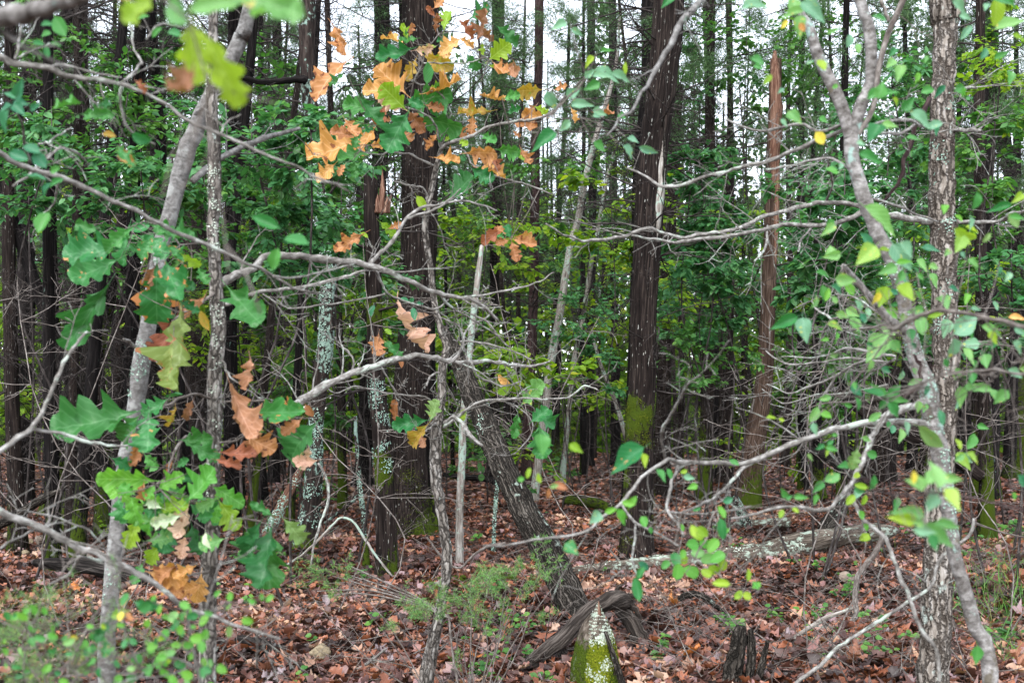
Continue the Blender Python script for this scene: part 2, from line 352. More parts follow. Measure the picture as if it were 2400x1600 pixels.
F_TEAL = leafmat("understory_teal", [(0.1, (0.026, 0.105, 0.038)), (0.5, (0.06, 0.2, 0.07)), (0.9, (0.14, 0.31, 0.115))], 0.45, 0.42, byobj=False)
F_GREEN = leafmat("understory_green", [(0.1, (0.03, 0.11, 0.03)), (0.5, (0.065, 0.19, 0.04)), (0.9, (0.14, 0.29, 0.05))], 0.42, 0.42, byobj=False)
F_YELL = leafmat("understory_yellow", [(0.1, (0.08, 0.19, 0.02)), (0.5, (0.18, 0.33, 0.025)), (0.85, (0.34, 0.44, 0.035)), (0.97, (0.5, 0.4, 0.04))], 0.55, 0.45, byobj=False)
F_NEEDLE = leafmat("cedar_needles", [(0.1, (0.024, 0.05, 0.02)), (0.55, (0.05, 0.11, 0.04)), (0.93, (0.1, 0.18, 0.06)), (0.99, (0.14, 0.08, 0.045))], 0.25, 0.6, byobj=False)
F_JUNI = leafmat("juniper_needles", [(0.1, (0.06, 0.16, 0.05)), (0.55, (0.13, 0.28, 0.08)), (0.85, (0.24, 0.33, 0.1)), (0.97, (0.42, 0.26, 0.12))], 0.35, 0.5, byobj=False)
F_GRASS = leafmat("grass_blades", [(0.1, (0.05, 0.15, 0.03)), (0.6, (0.1, 0.25, 0.05)), (0.95, (0.3, 0.3, 0.1))], 0.35, 0.5, byobj=False)
F_LICHEN = leafmat("lichen_flakes", [(0.1, (0.2, 0.33, 0.27)), (0.6, (0.3, 0.43, 0.36)), (0.95, (0.48, 0.56, 0.48))], 0.1, 0.85, byobj=False, spec=0.1)
F_LICHW = leafmat("pale_lichen_flakes", [(0.1, (0.36, 0.44, 0.36)), (0.6, (0.52, 0.58, 0.5)), (0.95, (0.66, 0.7, 0.62))], 0.1, 0.85, byobj=False, spec=0.1)
F_MOSSD = leafmat("dull_moss_tufts", [(0.1, (0.035, 0.05, 0.006)), (0.6, (0.075, 0.1, 0.01)), (0.95, (0.15, 0.17, 0.018))], 0.2, 0.9, byobj=False, spec=0.05)
F_MOSS = leafmat("moss_tufts", [(0.1, (0.08, 0.115, 0.008)), (0.6, (0.18, 0.22, 0.014)), (0.95, (0.32, 0.32, 0.03))], 0.25, 0.9, byobj=False, spec=0.1)
LIT = [(0.0, (0.012, 0.008, 0.007)), (0.22, (0.034, 0.016, 0.013)), (0.42, (0.105, 0.038, 0.025)), (0.58, (0.27, 0.09, 0.038)), (0.68, (0.21, 0.135, 0.145)),
       (0.82, (0.38, 0.21, 0.12)), (0.92, (0.46, 0.33, 0.26)), (1.0, (0.52, 0.16, 0.03))]
F_LITTER = leafmat("litter_leaves", LIT, 0.12, 0.5, byobj=False, spec=0.45)
FL = {'tan': leafmat("fallen_tan", two((0.24, 0.135, 0.09), (0.38, 0.25, 0.18)), 0.12, 0.5, brown=(0.2, 0.1, 0.06), brown_at=0.68),
      'rust': leafmat("fallen_rust", two((0.14, 0.055, 0.034), (0.24, 0.105, 0.06)), 0.12, 0.45, brown=(0.12, 0.05, 0.03), brown_at=0.66),
      'dark': leafmat("fallen_dark", two((0.045, 0.022, 0.019), (0.1, 0.045, 0.036)), 0.1, 0.4),
      'grey': leafmat("fallen_greyish", two((0.16, 0.12, 0.125), (0.26, 0.21, 0.22)), 0.1, 0.4),
      'orange': leafmat("fallen_orange", two((0.4, 0.13, 0.03), (0.52, 0.2, 0.05)), 0.15, 0.5, brown=(0.3, 0.1, 0.03), brown_at=0.66)}

# ------------------------------------------------------------------ ground
def ground_mat():
    m, N, L, b = new_mat("leaf_litter_ground")
    co = N.new("ShaderNodeTexCoord").outputs["Object"]
    vo = N.new("ShaderNodeTexVoronoi"); vo.inputs["Scale"].default_value = 13; 
    wv = N.new("ShaderNodeVectorMath"); wv.operation = 'ADD'; L.new(co, wv.inputs[0])
    nz = N.new("ShaderNodeTexNoise"); nz.inputs["Scale"].default_value = 9; L.new(co, nz.inputs["Vector"]); L.new(vscale(N, L, nz.outputs["Color"], (.12, .12, .12)), wv.inputs[1])
    L.new(wv.outputs[0], vo.inputs["Vector"])
    sp = N.new("ShaderNodeSeparateColor"); L.new(vo.outputs["Color"], sp.inputs[0])
    cr = ramp(N, [(0.0, (0.012, 0.008, 0.007)), (0.35, (0.045, 0.022, 0.017)), (0.7, (0.105, 0.055, 0.04)), (0.92, (0.2, 0.13, 0.1))]); L.new(sp.outputs[0], cr.inputs[0])
    big = ramp(N, [(0.42, (0, 0, 0)), (0.62, (1, 1, 1))]); L.new(noise(N, L, co, 0.9, 5, 0.6), big.inputs[0])
    col = mixc(N, L, mth(N, L, 'MULTIPLY', big.outputs[0], 0.6), cr.outputs[0], (0.02, 0.014, 0.01))
    L.new(col, b.inputs["Base Color"]); b.inputs["Roughness"].default_value = 0.75; b.inputs["Specular IOR Level"].default_value = 0.3
    bp = N.new("ShaderNodeBump"); bp.inputs["Strength"].default_value = 0.8; bp.inputs["Distance"].default_value = 0.03
    L.new(mth(N, L, 'ADD', sp.outputs[1], noise(N, L, co, 30, 4, 0.6)), bp.inputs["Height"]); L.new(bp.outputs[0], b.inputs["Normal"])
    return m
def build_ground():
    xs = np.concatenate([np.linspace(-200, -32, 15), np.linspace(-30, 30, 151), np.linspace(32, 200, 15)])
    ys = np.concatenate([np.linspace(-60, 1, 12), np.linspace(2, 50, 160), np.linspace(53, 260, 24)])
    X, Y = np.meshgrid(xs, ys); Z = gz(X, Y) + 0.012 * np.sin(X * 5.1 + Y * 3.3) * np.sin(Y * 4.7 - X * 2.0)
    V = np.stack([X, Y, Z], -1).reshape(-1, 3); a, b_ = len(ys), len(xs)
    i = np.arange(a - 1)[:, None] * b_; j = np.arange(b_ - 1)[None, :]
    Q = np.stack([i + j, i + j + 1, i + j + b_ + 1, i + j + b_], -1).reshape(-1, 4)
    mb = MB(); mb.add(V, Q=Q); solo("ground", mb, ground_mat(), kind="structure")
build_ground()

# ------------------------------------------------------------------ leaf shapes
OAK = [(0, .02), (.08, .05), (.15, .13), (.2, .3), (.25, .36), (.3, .33), (.34, .22), (.385, .22), (.43, .38), (.49, .5), (.55, .49), (.6, .36), (.64, .27), (.68, .3), (.74, .43), (.8, .42), (.85, .3), (.885, .25), (.93, .25), (.975, .15), (1, .02)]
OVATE = [(0, .03), (.06, .26), (.14, .42), (.25, .5), (.38, .48), (.52, .39), (.66, .27), (.8, .15), (.9, .07), (1, .0)]
ELLIP = [(0, .02), (.08, .2), (.2, .38), (.35, .48), (.5, .5), (.65, .46), (.8, .33), (.92, .16), (1, .02)]
ROUND = [(0, .05), (.08, .3), (.2, .44), (.4, .5), (.6, .48), (.78, .38), (.9, .25), (1, .05)]
def leaf_template(out, fold, curl, roll, wav, seed, sweep=0.10, asym=0.15, lob=0.10):
    g = np.random.default_rng(seed); out = np.array(out); k = len(out)
    wl = out[:, 1] * (1 + g.normal(0, lob, k)) * (1 - asym * g.random()); wr = out[:, 1] * (1 + g.normal(0, lob, k)) * (1 - asym * g.random())
    bendx = g.normal(0, 0.05)
    V, TC, E = [], [], []
    for i in range(k):
        t = out[i, 0]
        for c, e in ((-1, 1.0), (-.5, .5), (0, 0), (.5, .5), (1, 1.0)):
            w = (wl[i] if c < 0 else wr[i]) * abs(c) * (1 if c > 0 else -1)
            y = t + sweep * abs(w) * 2 * (1 if e else 0) * (1 - t)
            z = abs(w) * fold + wav * math.sin(t * 13 + seed + c * 2.5) * abs(w) * 1.5 + g.normal(0, wav * 0.10)
            V.append([w, y, z]); TC.append([w, t, 0]); E.append(e)
    V = np.array(V)
    if roll:
        a = V[:, 0] * roll; x = np.sin(a) / roll; V[:, 2] += (1 - np.cos(a)) / roll * np.sign(roll); V[:, 0] = x
    if curl:
        a = V[:, 1] * curl; z0 = V[:, 2].copy()
        V[:, 1] = np.sin(a) / curl - z0 * np.sin(a) * .5; V[:, 2] = (1 - np.cos(a)) / curl + z0 * np.cos(a)
    V[:, 0] += bendx * V[:, 1] ** 2 * 2
    i = np.arange(k - 1)[:, None] * 5; j = np.arange(4)[None, :]
    Q = np.stack([i + j, i + j + 1, i + j + 6, i + j + 5], -1).reshape(-1, 4)
    sp = V[:, 1].max() - V[:, 1].min(); V = V / max(sp, 0.3)
    mb = MB(); mb.add(V, Q=Q, tc=TC, rnd=0.5, moss=E)
    # petiole
    mb2 = mb; st = np.array([[0, 0, 0], [0.01, -.1, -.01], [0.0, -.2, .0]]); tube(mb2, st, [.012, .009, .009], 4, rnd=.5, cap=False)
    return mb2.mesh("leaf_blade", LM['mg'])
LSH = {'O': [leaf_template(OAK, .38, c, r_, w * 1.5, s) for s, (c, r_, w) in enumerate([(.3, 0.5, .10), (-.35, .7, .14), (.6, -.5, .12), (.15, 1.0, .16), (-.6, .4, .12), (.4, .9, .2)])],
       'C': [leaf_template(OAK, .3, c, r_, w, 20 + s) for s, (c, r_, w) in enumerate([(1.1, 3.0, .3), (-1.0, 2.6, .35), (1.5, -2.6, .3), (.7, 3.6, .4)])],
       'V': [leaf_template(OVATE, .34, c, r_, w, 40 + s, 0, .1, .04) for s, (c, r_, w) in enumerate([(.3, .4, .06), (-.4, .5, .07), (.5, -.3, .05), (-.2, .8, .08)])],
       'E': [leaf_template(ELLIP, .3, c, r_, w, 60 + s, 0, .08, .03) for s, (c, r_, w) in enumerate([(.25, .4, .05), (-.35, .5, .06), (.5, .5, .05)])],
       'R': [leaf_template(ROUND, .15, c, r_, w, 80 + s, 0, .08, .03) for s, (c, r_, w) in enumerate([(.25, .4, .05), (-.35, .4, .06), (.4, .3, .06)])]}
def put_leaf(root, shape, b, t, d, wf, mat, tilt=None, name="leaf"):
    """b, t: photo points of the leaf's base and tip; d its distance; wf width / length as seen"""
    p, q = Wp(*b, d), Wp(*t, d); k_ = 1.06 if shape in 'OC' else .96; v = (q - p) * k_; p = p - v * (.03 if k_ > 1 else -.02); Ln = float(np.linalg.norm(v)); v /= Ln
    me = rs.choice(LSH[shape])
    dt = rs.uniform(-.4, .4); y = unit(v + np.array([0, dt, 0])); Ln2 = Ln / max(0.75, math.sqrt(1 - (dt / math.hypot(1, dt)) ** 2))
    nrm = np.array([rs.uniform(-.45, .45), -1.0, rs.uniform(-.1, .6)]); nrm = unit(nrm - y * (nrm @ y)); x = np.cross(y, nrm)
    sx = Ln * max(wf, 0.42) * (1.15 if shape in 'OC' else 1.0)
    if wf < 0.42:      # a narrow look is a leaf seen nearly from its side
        a = math.acos(max(0.25, wf / 0.6)) * rs.choice((-1, 1)); x, nrm = x * math.cos(a) + nrm * math.sin(a), nrm * math.cos(a) - x * math.sin(a); sx = Ln * 0.72
    M = Matrix(((x[0] * sx, y[0] * Ln2, nrm[0] * Ln, p[0]), (x[1] * sx, y[1] * Ln2, nrm[1] * Ln, p[1]), (x[2] * sx, y[2] * Ln2, nrm[2] * Ln, p[2]), (0, 0, 0, 1)))
    o = bpy.data.objects.new(name, me); COL.objects.link(o); o.material_slots[0].link = 'OBJECT'; o.material_slots[0].material = mat
    if root is not None:
        o.parent = root; M = Matrix.Translation(-Vector(root.location)) @ M
    o.matrix_local = M
    return o

# small leaves by the thousand: one template repeated inside ONE stuff mesh
def batch(mb, tv, tt, te, pos, ydir, nrm, Ln, wf, rnd):
    n = len(pos); y = ydir / (np.linalg.norm(ydir, axis=1)[:, None] + 1e-9)
    z = nrm - y * np.sum(nrm * y, 1)[:, None]; z /= np.linalg.norm(z, axis=1)[:, None] + 1e-9
    x = np.cross(y, z)
    V = pos[:, None, :] + (tv[None, :, 0:1] * wf[:, None, None] * x[:, None, :] + tv[None, :, 1:2] * y[:, None, :] + tv[None, :, 2:3] * z[:, None, :]) * Ln[:, None, None]
    k = len(tv); T = (tt[None] + (np.arange(n) * k)[:, None, None]).reshape(-1, 3)
    mb.add(V.reshape(-1, 3), T=T, tc=np.tile(tv, (n, 1)), rnd=np.repeat(rnd, k), moss=np.tile(te, n))
TV = np.array([[0, 0, 0], [0, .5, -.05], [0, 1, -.12], [-.42, .3, .06], [-.4, .62, .0], [.42, .3, .06], [.4, .62, .0]], float)
TT = np.array([[0, 1, 3], [3, 1, 4], [4, 1, 2], [0, 5, 1], [5, 6, 1], [6, 2, 1]]); TE = np.array([0, 0, 0, 1, 1, 1, 1.])
NV = np.array([[-.5, 0, 0], [.5, 0, 0], [0, 1, 0]], float); NT = np.array([[0, 1, 2]]); NE = np.zeros(3)
GVv = np.array([[-.5, 0, 0], [.5, 0, 0], [.4, .5, .12], [-.4, .5, .12], [0, 1, .4]], float); GT = np.array([[0, 1, 2], [0, 2, 3], [3, 2, 4]]); GE = np.zeros(5)
so = [(0, .04), (.2, .3), (.32, .14), (.52, .5), (.66, .22), (.84, .32), (1, .02)]
def oak_small(c, seed):
    g = np.random.default_rng(seed); V = []
    for t, w in so:
        for s_ in (-1, 0, 1):
            ww = w * s_ * (1 + g.normal(0, .15)); V.append([ww, t + abs(ww) * .12, c * (t - .5) ** 2 * 1.2 + abs(ww) * g.uniform(.0, .7) + g.normal(0, .02)])
    T = []
    for i in range(len(so) - 1):
        for j in (0, 1):
            a = i * 3 + j; T += [[a, a + 1, a + 4], [a, a + 4, a + 3]]
    return np.array(V), np.array(T), np.array([1, 0, 1] * len(so), float)

# ------------------------------------------------------------------ fallen leaves
def visible_xy(n, y0, y1, bias=1.0, margin=2.2):
    y = y0 + (y1 - y0) * nr.random(n) ** bias
    x = (nr.random(n) * 2 - 1) * (0.475 * y + margin)
    return x, y
def litter():
    mb = MB()
    for n, y0, y1, sz, bias in ((21000, 5.0, 11, .105, 1.0), (19500, 10.5, 20, .11, .9)):
        for v in range(3):
            tv, tt, te = oak_small((.5, -.4, 1.1)[v], v); k = n // 3
            x, y = visible_xy(k, y0, y1, bias)
            a = nr.random(k) * 6.283; tilt = nr.normal(0, .33, (k, 2))
            yd = np.stack([np.cos(a), np.sin(a), nr.normal(0, .22, k)], 1); nm = np.stack([tilt[:, 0], tilt[:, 1], np.ones(k)], 1)
            Ln = sz * nr.uniform(.5, 1.25, k); clump = .5 + .5 * np.sin(x * 1.7 + 2) * np.cos(y * 1.3)
            z = gz(x, y) + .006 + .035 * nr.random(k) * (0.4 + clump)
            r = np.clip(nr.beta(1.5, 1.6, k) + .26 * (np.sin(x * 1.1 + 1) * np.sin(y * 1.35 + x * .4) + .5 * np.sin(x * 3.1 - y * 2.2)) - .09, 0, 1)
            batch(mb, tv, tt, te, np.stack([x, y, z], 1), yd, nm, Ln, nr.uniform(.7, 1.15, k), r)
    x, y = visible_xy(48000, 18, 52, 1.25); k = len(x); a = nr.random(k) * 6.283
    batch(mb, TV, TT, TE, np.stack([x, y, gz(x, y) + .02], 1), np.stack([np.cos(a), np.sin(a), nr.normal(0, .2, k)], 1),
          np.stack([nr.normal(0, .4, k), nr.normal(0, .4, k), np.ones(k)], 1), nr.uniform(.09, .17, k), nr.uniform(.7, 1.1, k), nr.beta(1.4, 2.0, k))
    solo("leaf_litter", mb, F_LITTER, kind="stuff", label="deep carpet of fallen oak leaves over the forest floor")
litter()
def needle_duff():
    """thin straw, bark shreds and tiny sticks between the leaves"""
    mb = MB(); n = 15000; x, y = visible_xy(n, 5.6, 17, 1.15); a = nr.random(n) * 6.283
    batch(mb, NV, NT, NE, np.stack([x, y, gz(x, y) + .012 + .03 * nr.random(n)], 1), np.stack([np.cos(a), np.sin(a), nr.normal(0, .18, n)], 1),
          np.stack([nr.normal(0, .3, n), nr.normal(0, .3, n), np.ones(n)], 1), nr.uniform(.05, .26, n), nr.uniform(.02, .05, n), nr.choice([.05, .2, .3, .62, .8, .88], n))
    solo("forest_duff", mb, F_LITTER, kind="stuff", label="straw and bark shreds scattered between the fallen leaves")
    mb = MB()
    for _ in range(800):
        y = 5.8 + 14 * rs.random() ** 1.3; x = rs.uniform(-1, 1) * (.475 * y + .4); a = rs.uniform(0, 6.283)
        out = limb([], (x, y, gz(x, y) + rs.uniform(.01, .05)), (math.cos(a), math.sin(a), rs.uniform(-.02, .08)), rs.uniform(.15, .8), rs.uniform(.002, .006), 1, .2, ns=(0, 3), minr=.0013)
        for P, r in out: P[:, 2] = np.maximum(P[:, 2], gz(P[:, 0], P[:, 1]) + .006)
        limbs_to(mb, out)
    solo("fallen_twigs", mb, B_TWIG, kind="stuff", label="small dead twigs strewn over the leaf litter")
needle_duff()

def fallen_leaves():
    LABS = {'tan': "pale tan oak leaf lying face up on the leaf litter", 'rust': "rust brown oak leaf lying on the leaf litter",
            'dark': "dark wet brown leaf pressed into the leaf litter", 'grey': "greyish mauve oak leaf lying on the leaf litter"}
    for k in range(262):
        py = 1600 - 250 * rs.random() ** 1.5; d = CH * FPX / (py - HY); px = rs.uniform(-20, 2420); p = Wp(px, py, d)
        c = rs.choices(['tan', 'rust', 'dark', 'grey'], [4, 6, 3, 2])[0]
        one_fallen(p[0], p[1], c, rs.uniform(.08, .135), LABS[c], "loose leaves on the forest floor, " + {'tan': 'tan', 'rust': 'rust brown', 'dark': 'dark', 'grey': 'greyish'}[c])
    # the ones that stand out
    for px, py, L, c, lab in ((1588, 1415, .17, 'orange', "bright orange fallen oak leaf lying in front of the lichened log"),
                              (1580, 1372, .16, 'tan', "large tan lobed leaf propped against the lichened log"),
                              (192, 1400, .15, 'orange', "bright orange leaf on the ground near the leaning grey trunk"),
                              (905, 1490, .14, 'tan', "pale star shaped oak leaf lying left of the small fissured sapling"),
                              (720, 1580, .16, 'tan', "broad tan oak leaf beside the tan rock"),
                              (1115, 1550, .13, 'orange', "orange leaf lying right of the small fissured sapling"),
                              (1880, 1500, .13, 'orange', "upright orange leaf in the brush between stump and oak trunk"),
                              (2075, 1352, .17, 'tan', "large pale leaf lying left of the fissured oak trunk"),
                              (1395, 1385, .16, 'tan', "brown lobed leaf lying behind the charred root"),
                              (2030, 1560, .17, 'rust', "broad rust leaf lying between the stump and the oak trunk"),
                              (1600, 1555, .16, 'orange', "orange brown leaf lying on the moss right of the mossy stump"),
                              (2370, 1480, .2, 'tan', "big tan lobed leaf on the ground right of the forked trunk")):
        d = CH * FPX / (py - HY); p = Wp(px, py, d); one_fallen(p[0], p[1], c, L, lab, None, True)
def one_fallen(x, y, c, L, label, group, up=False):
    a = rs.uniform(0, 6.283); yv = unit(np.array([math.cos(a), math.sin(a), rs.uniform(-.1, .25)]))
    n = np.array([rs.uniform(-.35, .35), rs.uniform(-.7, .2) - (.5 if up else 0), 1.0]); n = unit(n - yv * (n @ yv)); xv = np.cross(yv, n)
    me = rs.choice(LSH['O'] + (LSH['C'][:1] if c != 'tan' else [])); z = float(gz(x, y)) + .035 + (.03 if up else 0); wf = rs.uniform(.6, .9)
    o = bpy.data.objects.new("fallen_leaf", me); COL.objects.link(o); o.material_slots[0].link = 'OBJECT'; o.material_slots[0].material = FL[c]
    o.matrix_world = Matrix(((xv[0] * L * wf, yv[0] * L, n[0] * L, x), (xv[1] * L * wf, yv[1] * L, n[1] * L, y), (xv[2] * L * wf, yv[2] * L, n[2] * L, z), (0, 0, 0, 1)))
    o["label"] = label; o["category"] = "leaf"
    if group: o["group"] = group

# ------------------------------------------------------------------ generic trees
def moss_fn(z0, zfade, side=None, patches=()):
    """moss from the foot up to z0, fading over zfade, more on one side; patches: (centre, radius)"""
    def f(V, tc):
        m = np.clip((z0 - V[:, 2]) / zfade, -1, 1) * .34 + .26
        if side is not None:
            ax = tc[:, :2] / (np.linalg.norm(tc[:, :2], axis=1)[:, None] + 1e-6); m = m + .22 * (ax[:, 0] * side[0] + ax[:, 1] * side[1])
        for c, r in patches:
            m = np.maximum(m, .85 - .5 * np.linalg.norm(V - np.asarray(c)[None], axis=1) / r)
        return np.clip(m, 0, .85)
    return f
def needles_on(mb, paths, per, spread, Ln, w):
    P, D = [], []
    for path, r in paths:
        k = len(path)
        for _ in range(per):
            f = rs.uniform(.25, 1) * (k - 1); i = min(int(f), k - 2); q = path[i] + (path[i + 1] - path[i]) * (f - i)
            P.append(q + np.array([rs.gauss(0, spread), rs.gauss(0, spread), rs.gauss(0, spread) - spread * .3])); D.append(unit(path[i + 1] - path[i]) * .8 + rand_unit() * .9)
    P, D = np.array(P), np.array(D); n = len(P)
    batch(mb, NV, NT, NE, P, D, nr.normal(0, 1, (n, 3)), Ln * nr.uniform(.6, 1.3, n), np.full(n, w) * nr.uniform(.7, 1.3, n), np.clip(nr.normal(.5, .25, n), 0, 1))
def cedar_proto(i):
    H = 12.5; z = np.linspace(-.1, H, 30); ph = rs.uniform(0, 6); lean = rs.uniform(-.03, .03)
    P = np.stack([.06 * np.sin(z * .7 + ph) + lean * z, .06 * np.cos(z * .5 + ph), z], 1)
    r = (.15 - .1 * z / H) * (1 + .55 * np.exp(-np.maximum(z, 0) / .22))
    tr = MB(); tube(tr, P, r, 14, .06, .05, moss=moss_fn(.5 + rs.random(), 1.0, (rs.uniform(-1, 1), rs.uniform(-1, 1))))
    tw = MB(); nl = MB(); live = []
    for _ in range(58):
        h = rs.uniform(.7, 8.5); a = rs.uniform(0, 6.283); k = np.searchsorted(z, h); q = P[min(k, 29)]
        limbs_to(tw, limb([], (q[0], q[1], h), (math.cos(a), math.sin(a), rs.uniform(-.35, .35)), rs.uniform(.4, 2.0), rs.uniform(.006, .015), 2, .26, (0, 0, rs.uniform(-.1, .12)), (4, 8), .003))
    for _ in range(50):
        h = 5.0 + (H - 5.0) * rs.random(); a = rs.uniform(0, 6.283); k = np.searchsorted(z, h); q = P[min(k, 29)]
        live += limb([], (q[0], q[1], h), (math.cos(a), math.sin(a), rs.uniform(.0, .5)), (2.5 - 1.5 * (h - 4.5) / 8) * rs.uniform(.5, 1.1), .016, 1, .22, (0, 0, -.02), (4, 7), .003)
    limbs_to(tw, live)
    needles_on(nl, live, 85, .08, .085, .16)
    return tr.mesh("cedar_trunk", B_CEDAR if i % 2 else B_CEDAR2), tw.mesh("cedar_twigs", B_DTWIG), nl.mesh("cedar_needles", F_NEEDLE)
PROTO = [cedar_proto(i) for i in range(5)]
def link_part(name, me, root, kind=None, scale=1.0, loc=(0, 0, 0), rz=0.0):
    o = bpy.data.objects.new(name, me); COL.objects.link(o); o.parent = root; o.location = loc; o.scale = (scale,) * 3 if isinstance(scale, float) else scale; o.rotation_euler = (0, 0, rz)
    if kind: o["kind"] = kind
    return o
def place_cedar(x, y, k, s, rz, label, group, leafy=True):
    t = thing("cedar_tree", label, "tree", (x, y, float(gz(x, y)) - .02), group); t.rotation_euler = (rs.gauss(0, .035), rs.gauss(0, .05) * (3.2 if not leafy and rs.random() < .3 else 1), rz); t.scale = (s[0], s[0], s[1])
    tr, tw, nl = PROTO[k]
    link_part("trunk", tr, t); link_part("twigs", tw, t, "stuff")
    if leafy: link_part("foliage", nl, t, "stuff")
    return t

# ------------------------------------------------------------------ understory saplings with small leaves
def sapling(px, py, d, rx, rz_, n, mat,  label, group=None, Lf=.075, name="understory_sapling", stem_bark=None, dark=False, flat=.6):
    """a thin stem from the ground and flat sprays of leaves round a crown centre seen at photo point (px, py)"""
    c = Wp(px, py, d); g0 = float(gz(c[0], d)); bx = c[0] + rs.uniform(-.3, .3); by = d + rs.uniform(-.2, .4)
    t = thing(name, label, "sapling", (bx, by, g0), group)
    top = c + np.array([0, 0, rz_ * .8]); stem = smooth_path([[bx, by, g0 - .05, .011], [bx + rs.uniform(-.35, .35), by, g0 + .3 * (top[2] - g0), .010], [(bx + c[0]) / 2 + rs.uniform(-.3, .3), by, g0 + .6 * (top[2] - g0), .008], [*c, .006], [*top, .003]], 14)
    sb, fb = MB(), MB(); tube(sb, stem[:, :3], stem[:, 3] * (1 + .2 * (top[2] > 3)), 7, .05, 0, moss=moss_fn(.3, .5))
    paths, nb = [], max(5, int(n / 110)); pos, yd, nm = [], [], []
    for b in range(nb):
        f = (b + rs.random()) / nb; h = c[2] + (f * 2 - 1) * rz_; h = max(h, g0 + .25)
        k = int(np.argmin(abs(stem[:, 2] - (h - .25)))); a = b * 2.4 + rs.uniform(-.5, .5); q = stem[k, :3]
        L = rx * math.sqrt(max(.12, 1 - (f * 2 - 1) ** 2)) * rs.uniform(.7, 1.15)
        out = limb([], q, (math.cos(a), math.sin(a), rs.uniform(.15, .6)), L, .006, 1, .16, (0, 0, -.07), (7, 12), .0012, n=8)
        paths += out
    per = max(3, int(n / max(1, len(paths))))
    for P, r in paths:
        k = len(P); tl = np.linalg.norm(P[-1] - P[0])
        for q_ in range(per):
            f = (q_ + rs.random()) / per * .9 + .1; f = f * (k - 1); i = min(int(f), k - 2); p = P[i] + (P[i + 1] - P[i]) * (f - i); tv = unit(P[i + 1] - P[i])
            sd = np.array([-tv[1], tv[0], 0]) * (1 if q_ % 2 else -1); pos.append(p + rand_unit() * .012)
            yd.append(tv * rs.uniform(.3, .9) + sd * rs.uniform(.5, 1) + np.array([0, 0, rs.uniform(-.55, .1)])); nm.append(np.array([rs.gauss(0, .4), rs.gauss(-.25, .4), 1]))
    k = len(pos); hue = np.clip(nr.normal(.5, .22, k), 0, 1)
    batch(fb, TV, TT, TE, np.array(pos), np.array(yd), np.array(nm), Lf * nr.uniform(.6, 1.25, k), nr.uniform(.62, .9, k), hue)
    limbs_to(sb, paths)
    part("stem", sb, stem_bark or B_DTWIG, t); part("foliage", fb, mat, t, "stuff")
    return t

# ------------------------------------------------------------------ traced trees, from the photo's points at their real distance
def gd(py):
    return CH * FPX / (py - HY)
def lichen_on(root, P, r, f0, f1, patches, per, mat, L=.016, spread=.05, name="lichen", az=1.3, up=False):
    """ruffled flakes sitting on the bark, in clumps, on the side that faces the light"""
    mb = MB(); pos, nm, yd = [], [], []; k = len(P); per = int(per * 2.4); L = L * .68; spread = spread * .8
    for _ in range(patches):
        fc = rs.uniform(f0, f1); ac = rs.gauss(0, az); sp = spread * rs.uniform(.5, 1.4); seglen = np.linalg.norm(P[-1] - P[0])
        for _ in range(int(per * (sp / spread) ** 2) + 2):
            f = min(.998, max(0, fc + rs.gauss(0, sp) / seglen)) * (k - 1); i = min(int(f), k - 2); c = P[i] + (P[i + 1] - P[i]) * (f - i); tv = unit(P[i + 1] - P[i]); rr = r[i]
            ref = np.array([0, 0, 1.0]) if up else np.array([0, -1.0, 0]); e1 = unit(ref - tv * (ref @ tv)); e2 = np.cross(tv, e1)
            a = ac + rs.gauss(0, min(.9, sp / max(rr, .01))); n = e1 * math.cos(a) + e2 * math.sin(a)
            pos.append(c + n * rr * rs.uniform(1.0, 1.06)); yv = rand_unit(); yd.append(unit(yv - n * (yv @ n)) + n * .45); nm.append(n + rand_unit() * .5)
    m = len(pos); batch(mb, TV, TT, TE, np.array(pos), np.array(yd), np.array(nm), L * nr.uniform(.6, 1.4, m), nr.uniform(.9, 1.4, m), np.clip(nr.normal(.5, .25, m), 0, 1))
    return part(name, mb, mat, root, "stuff")
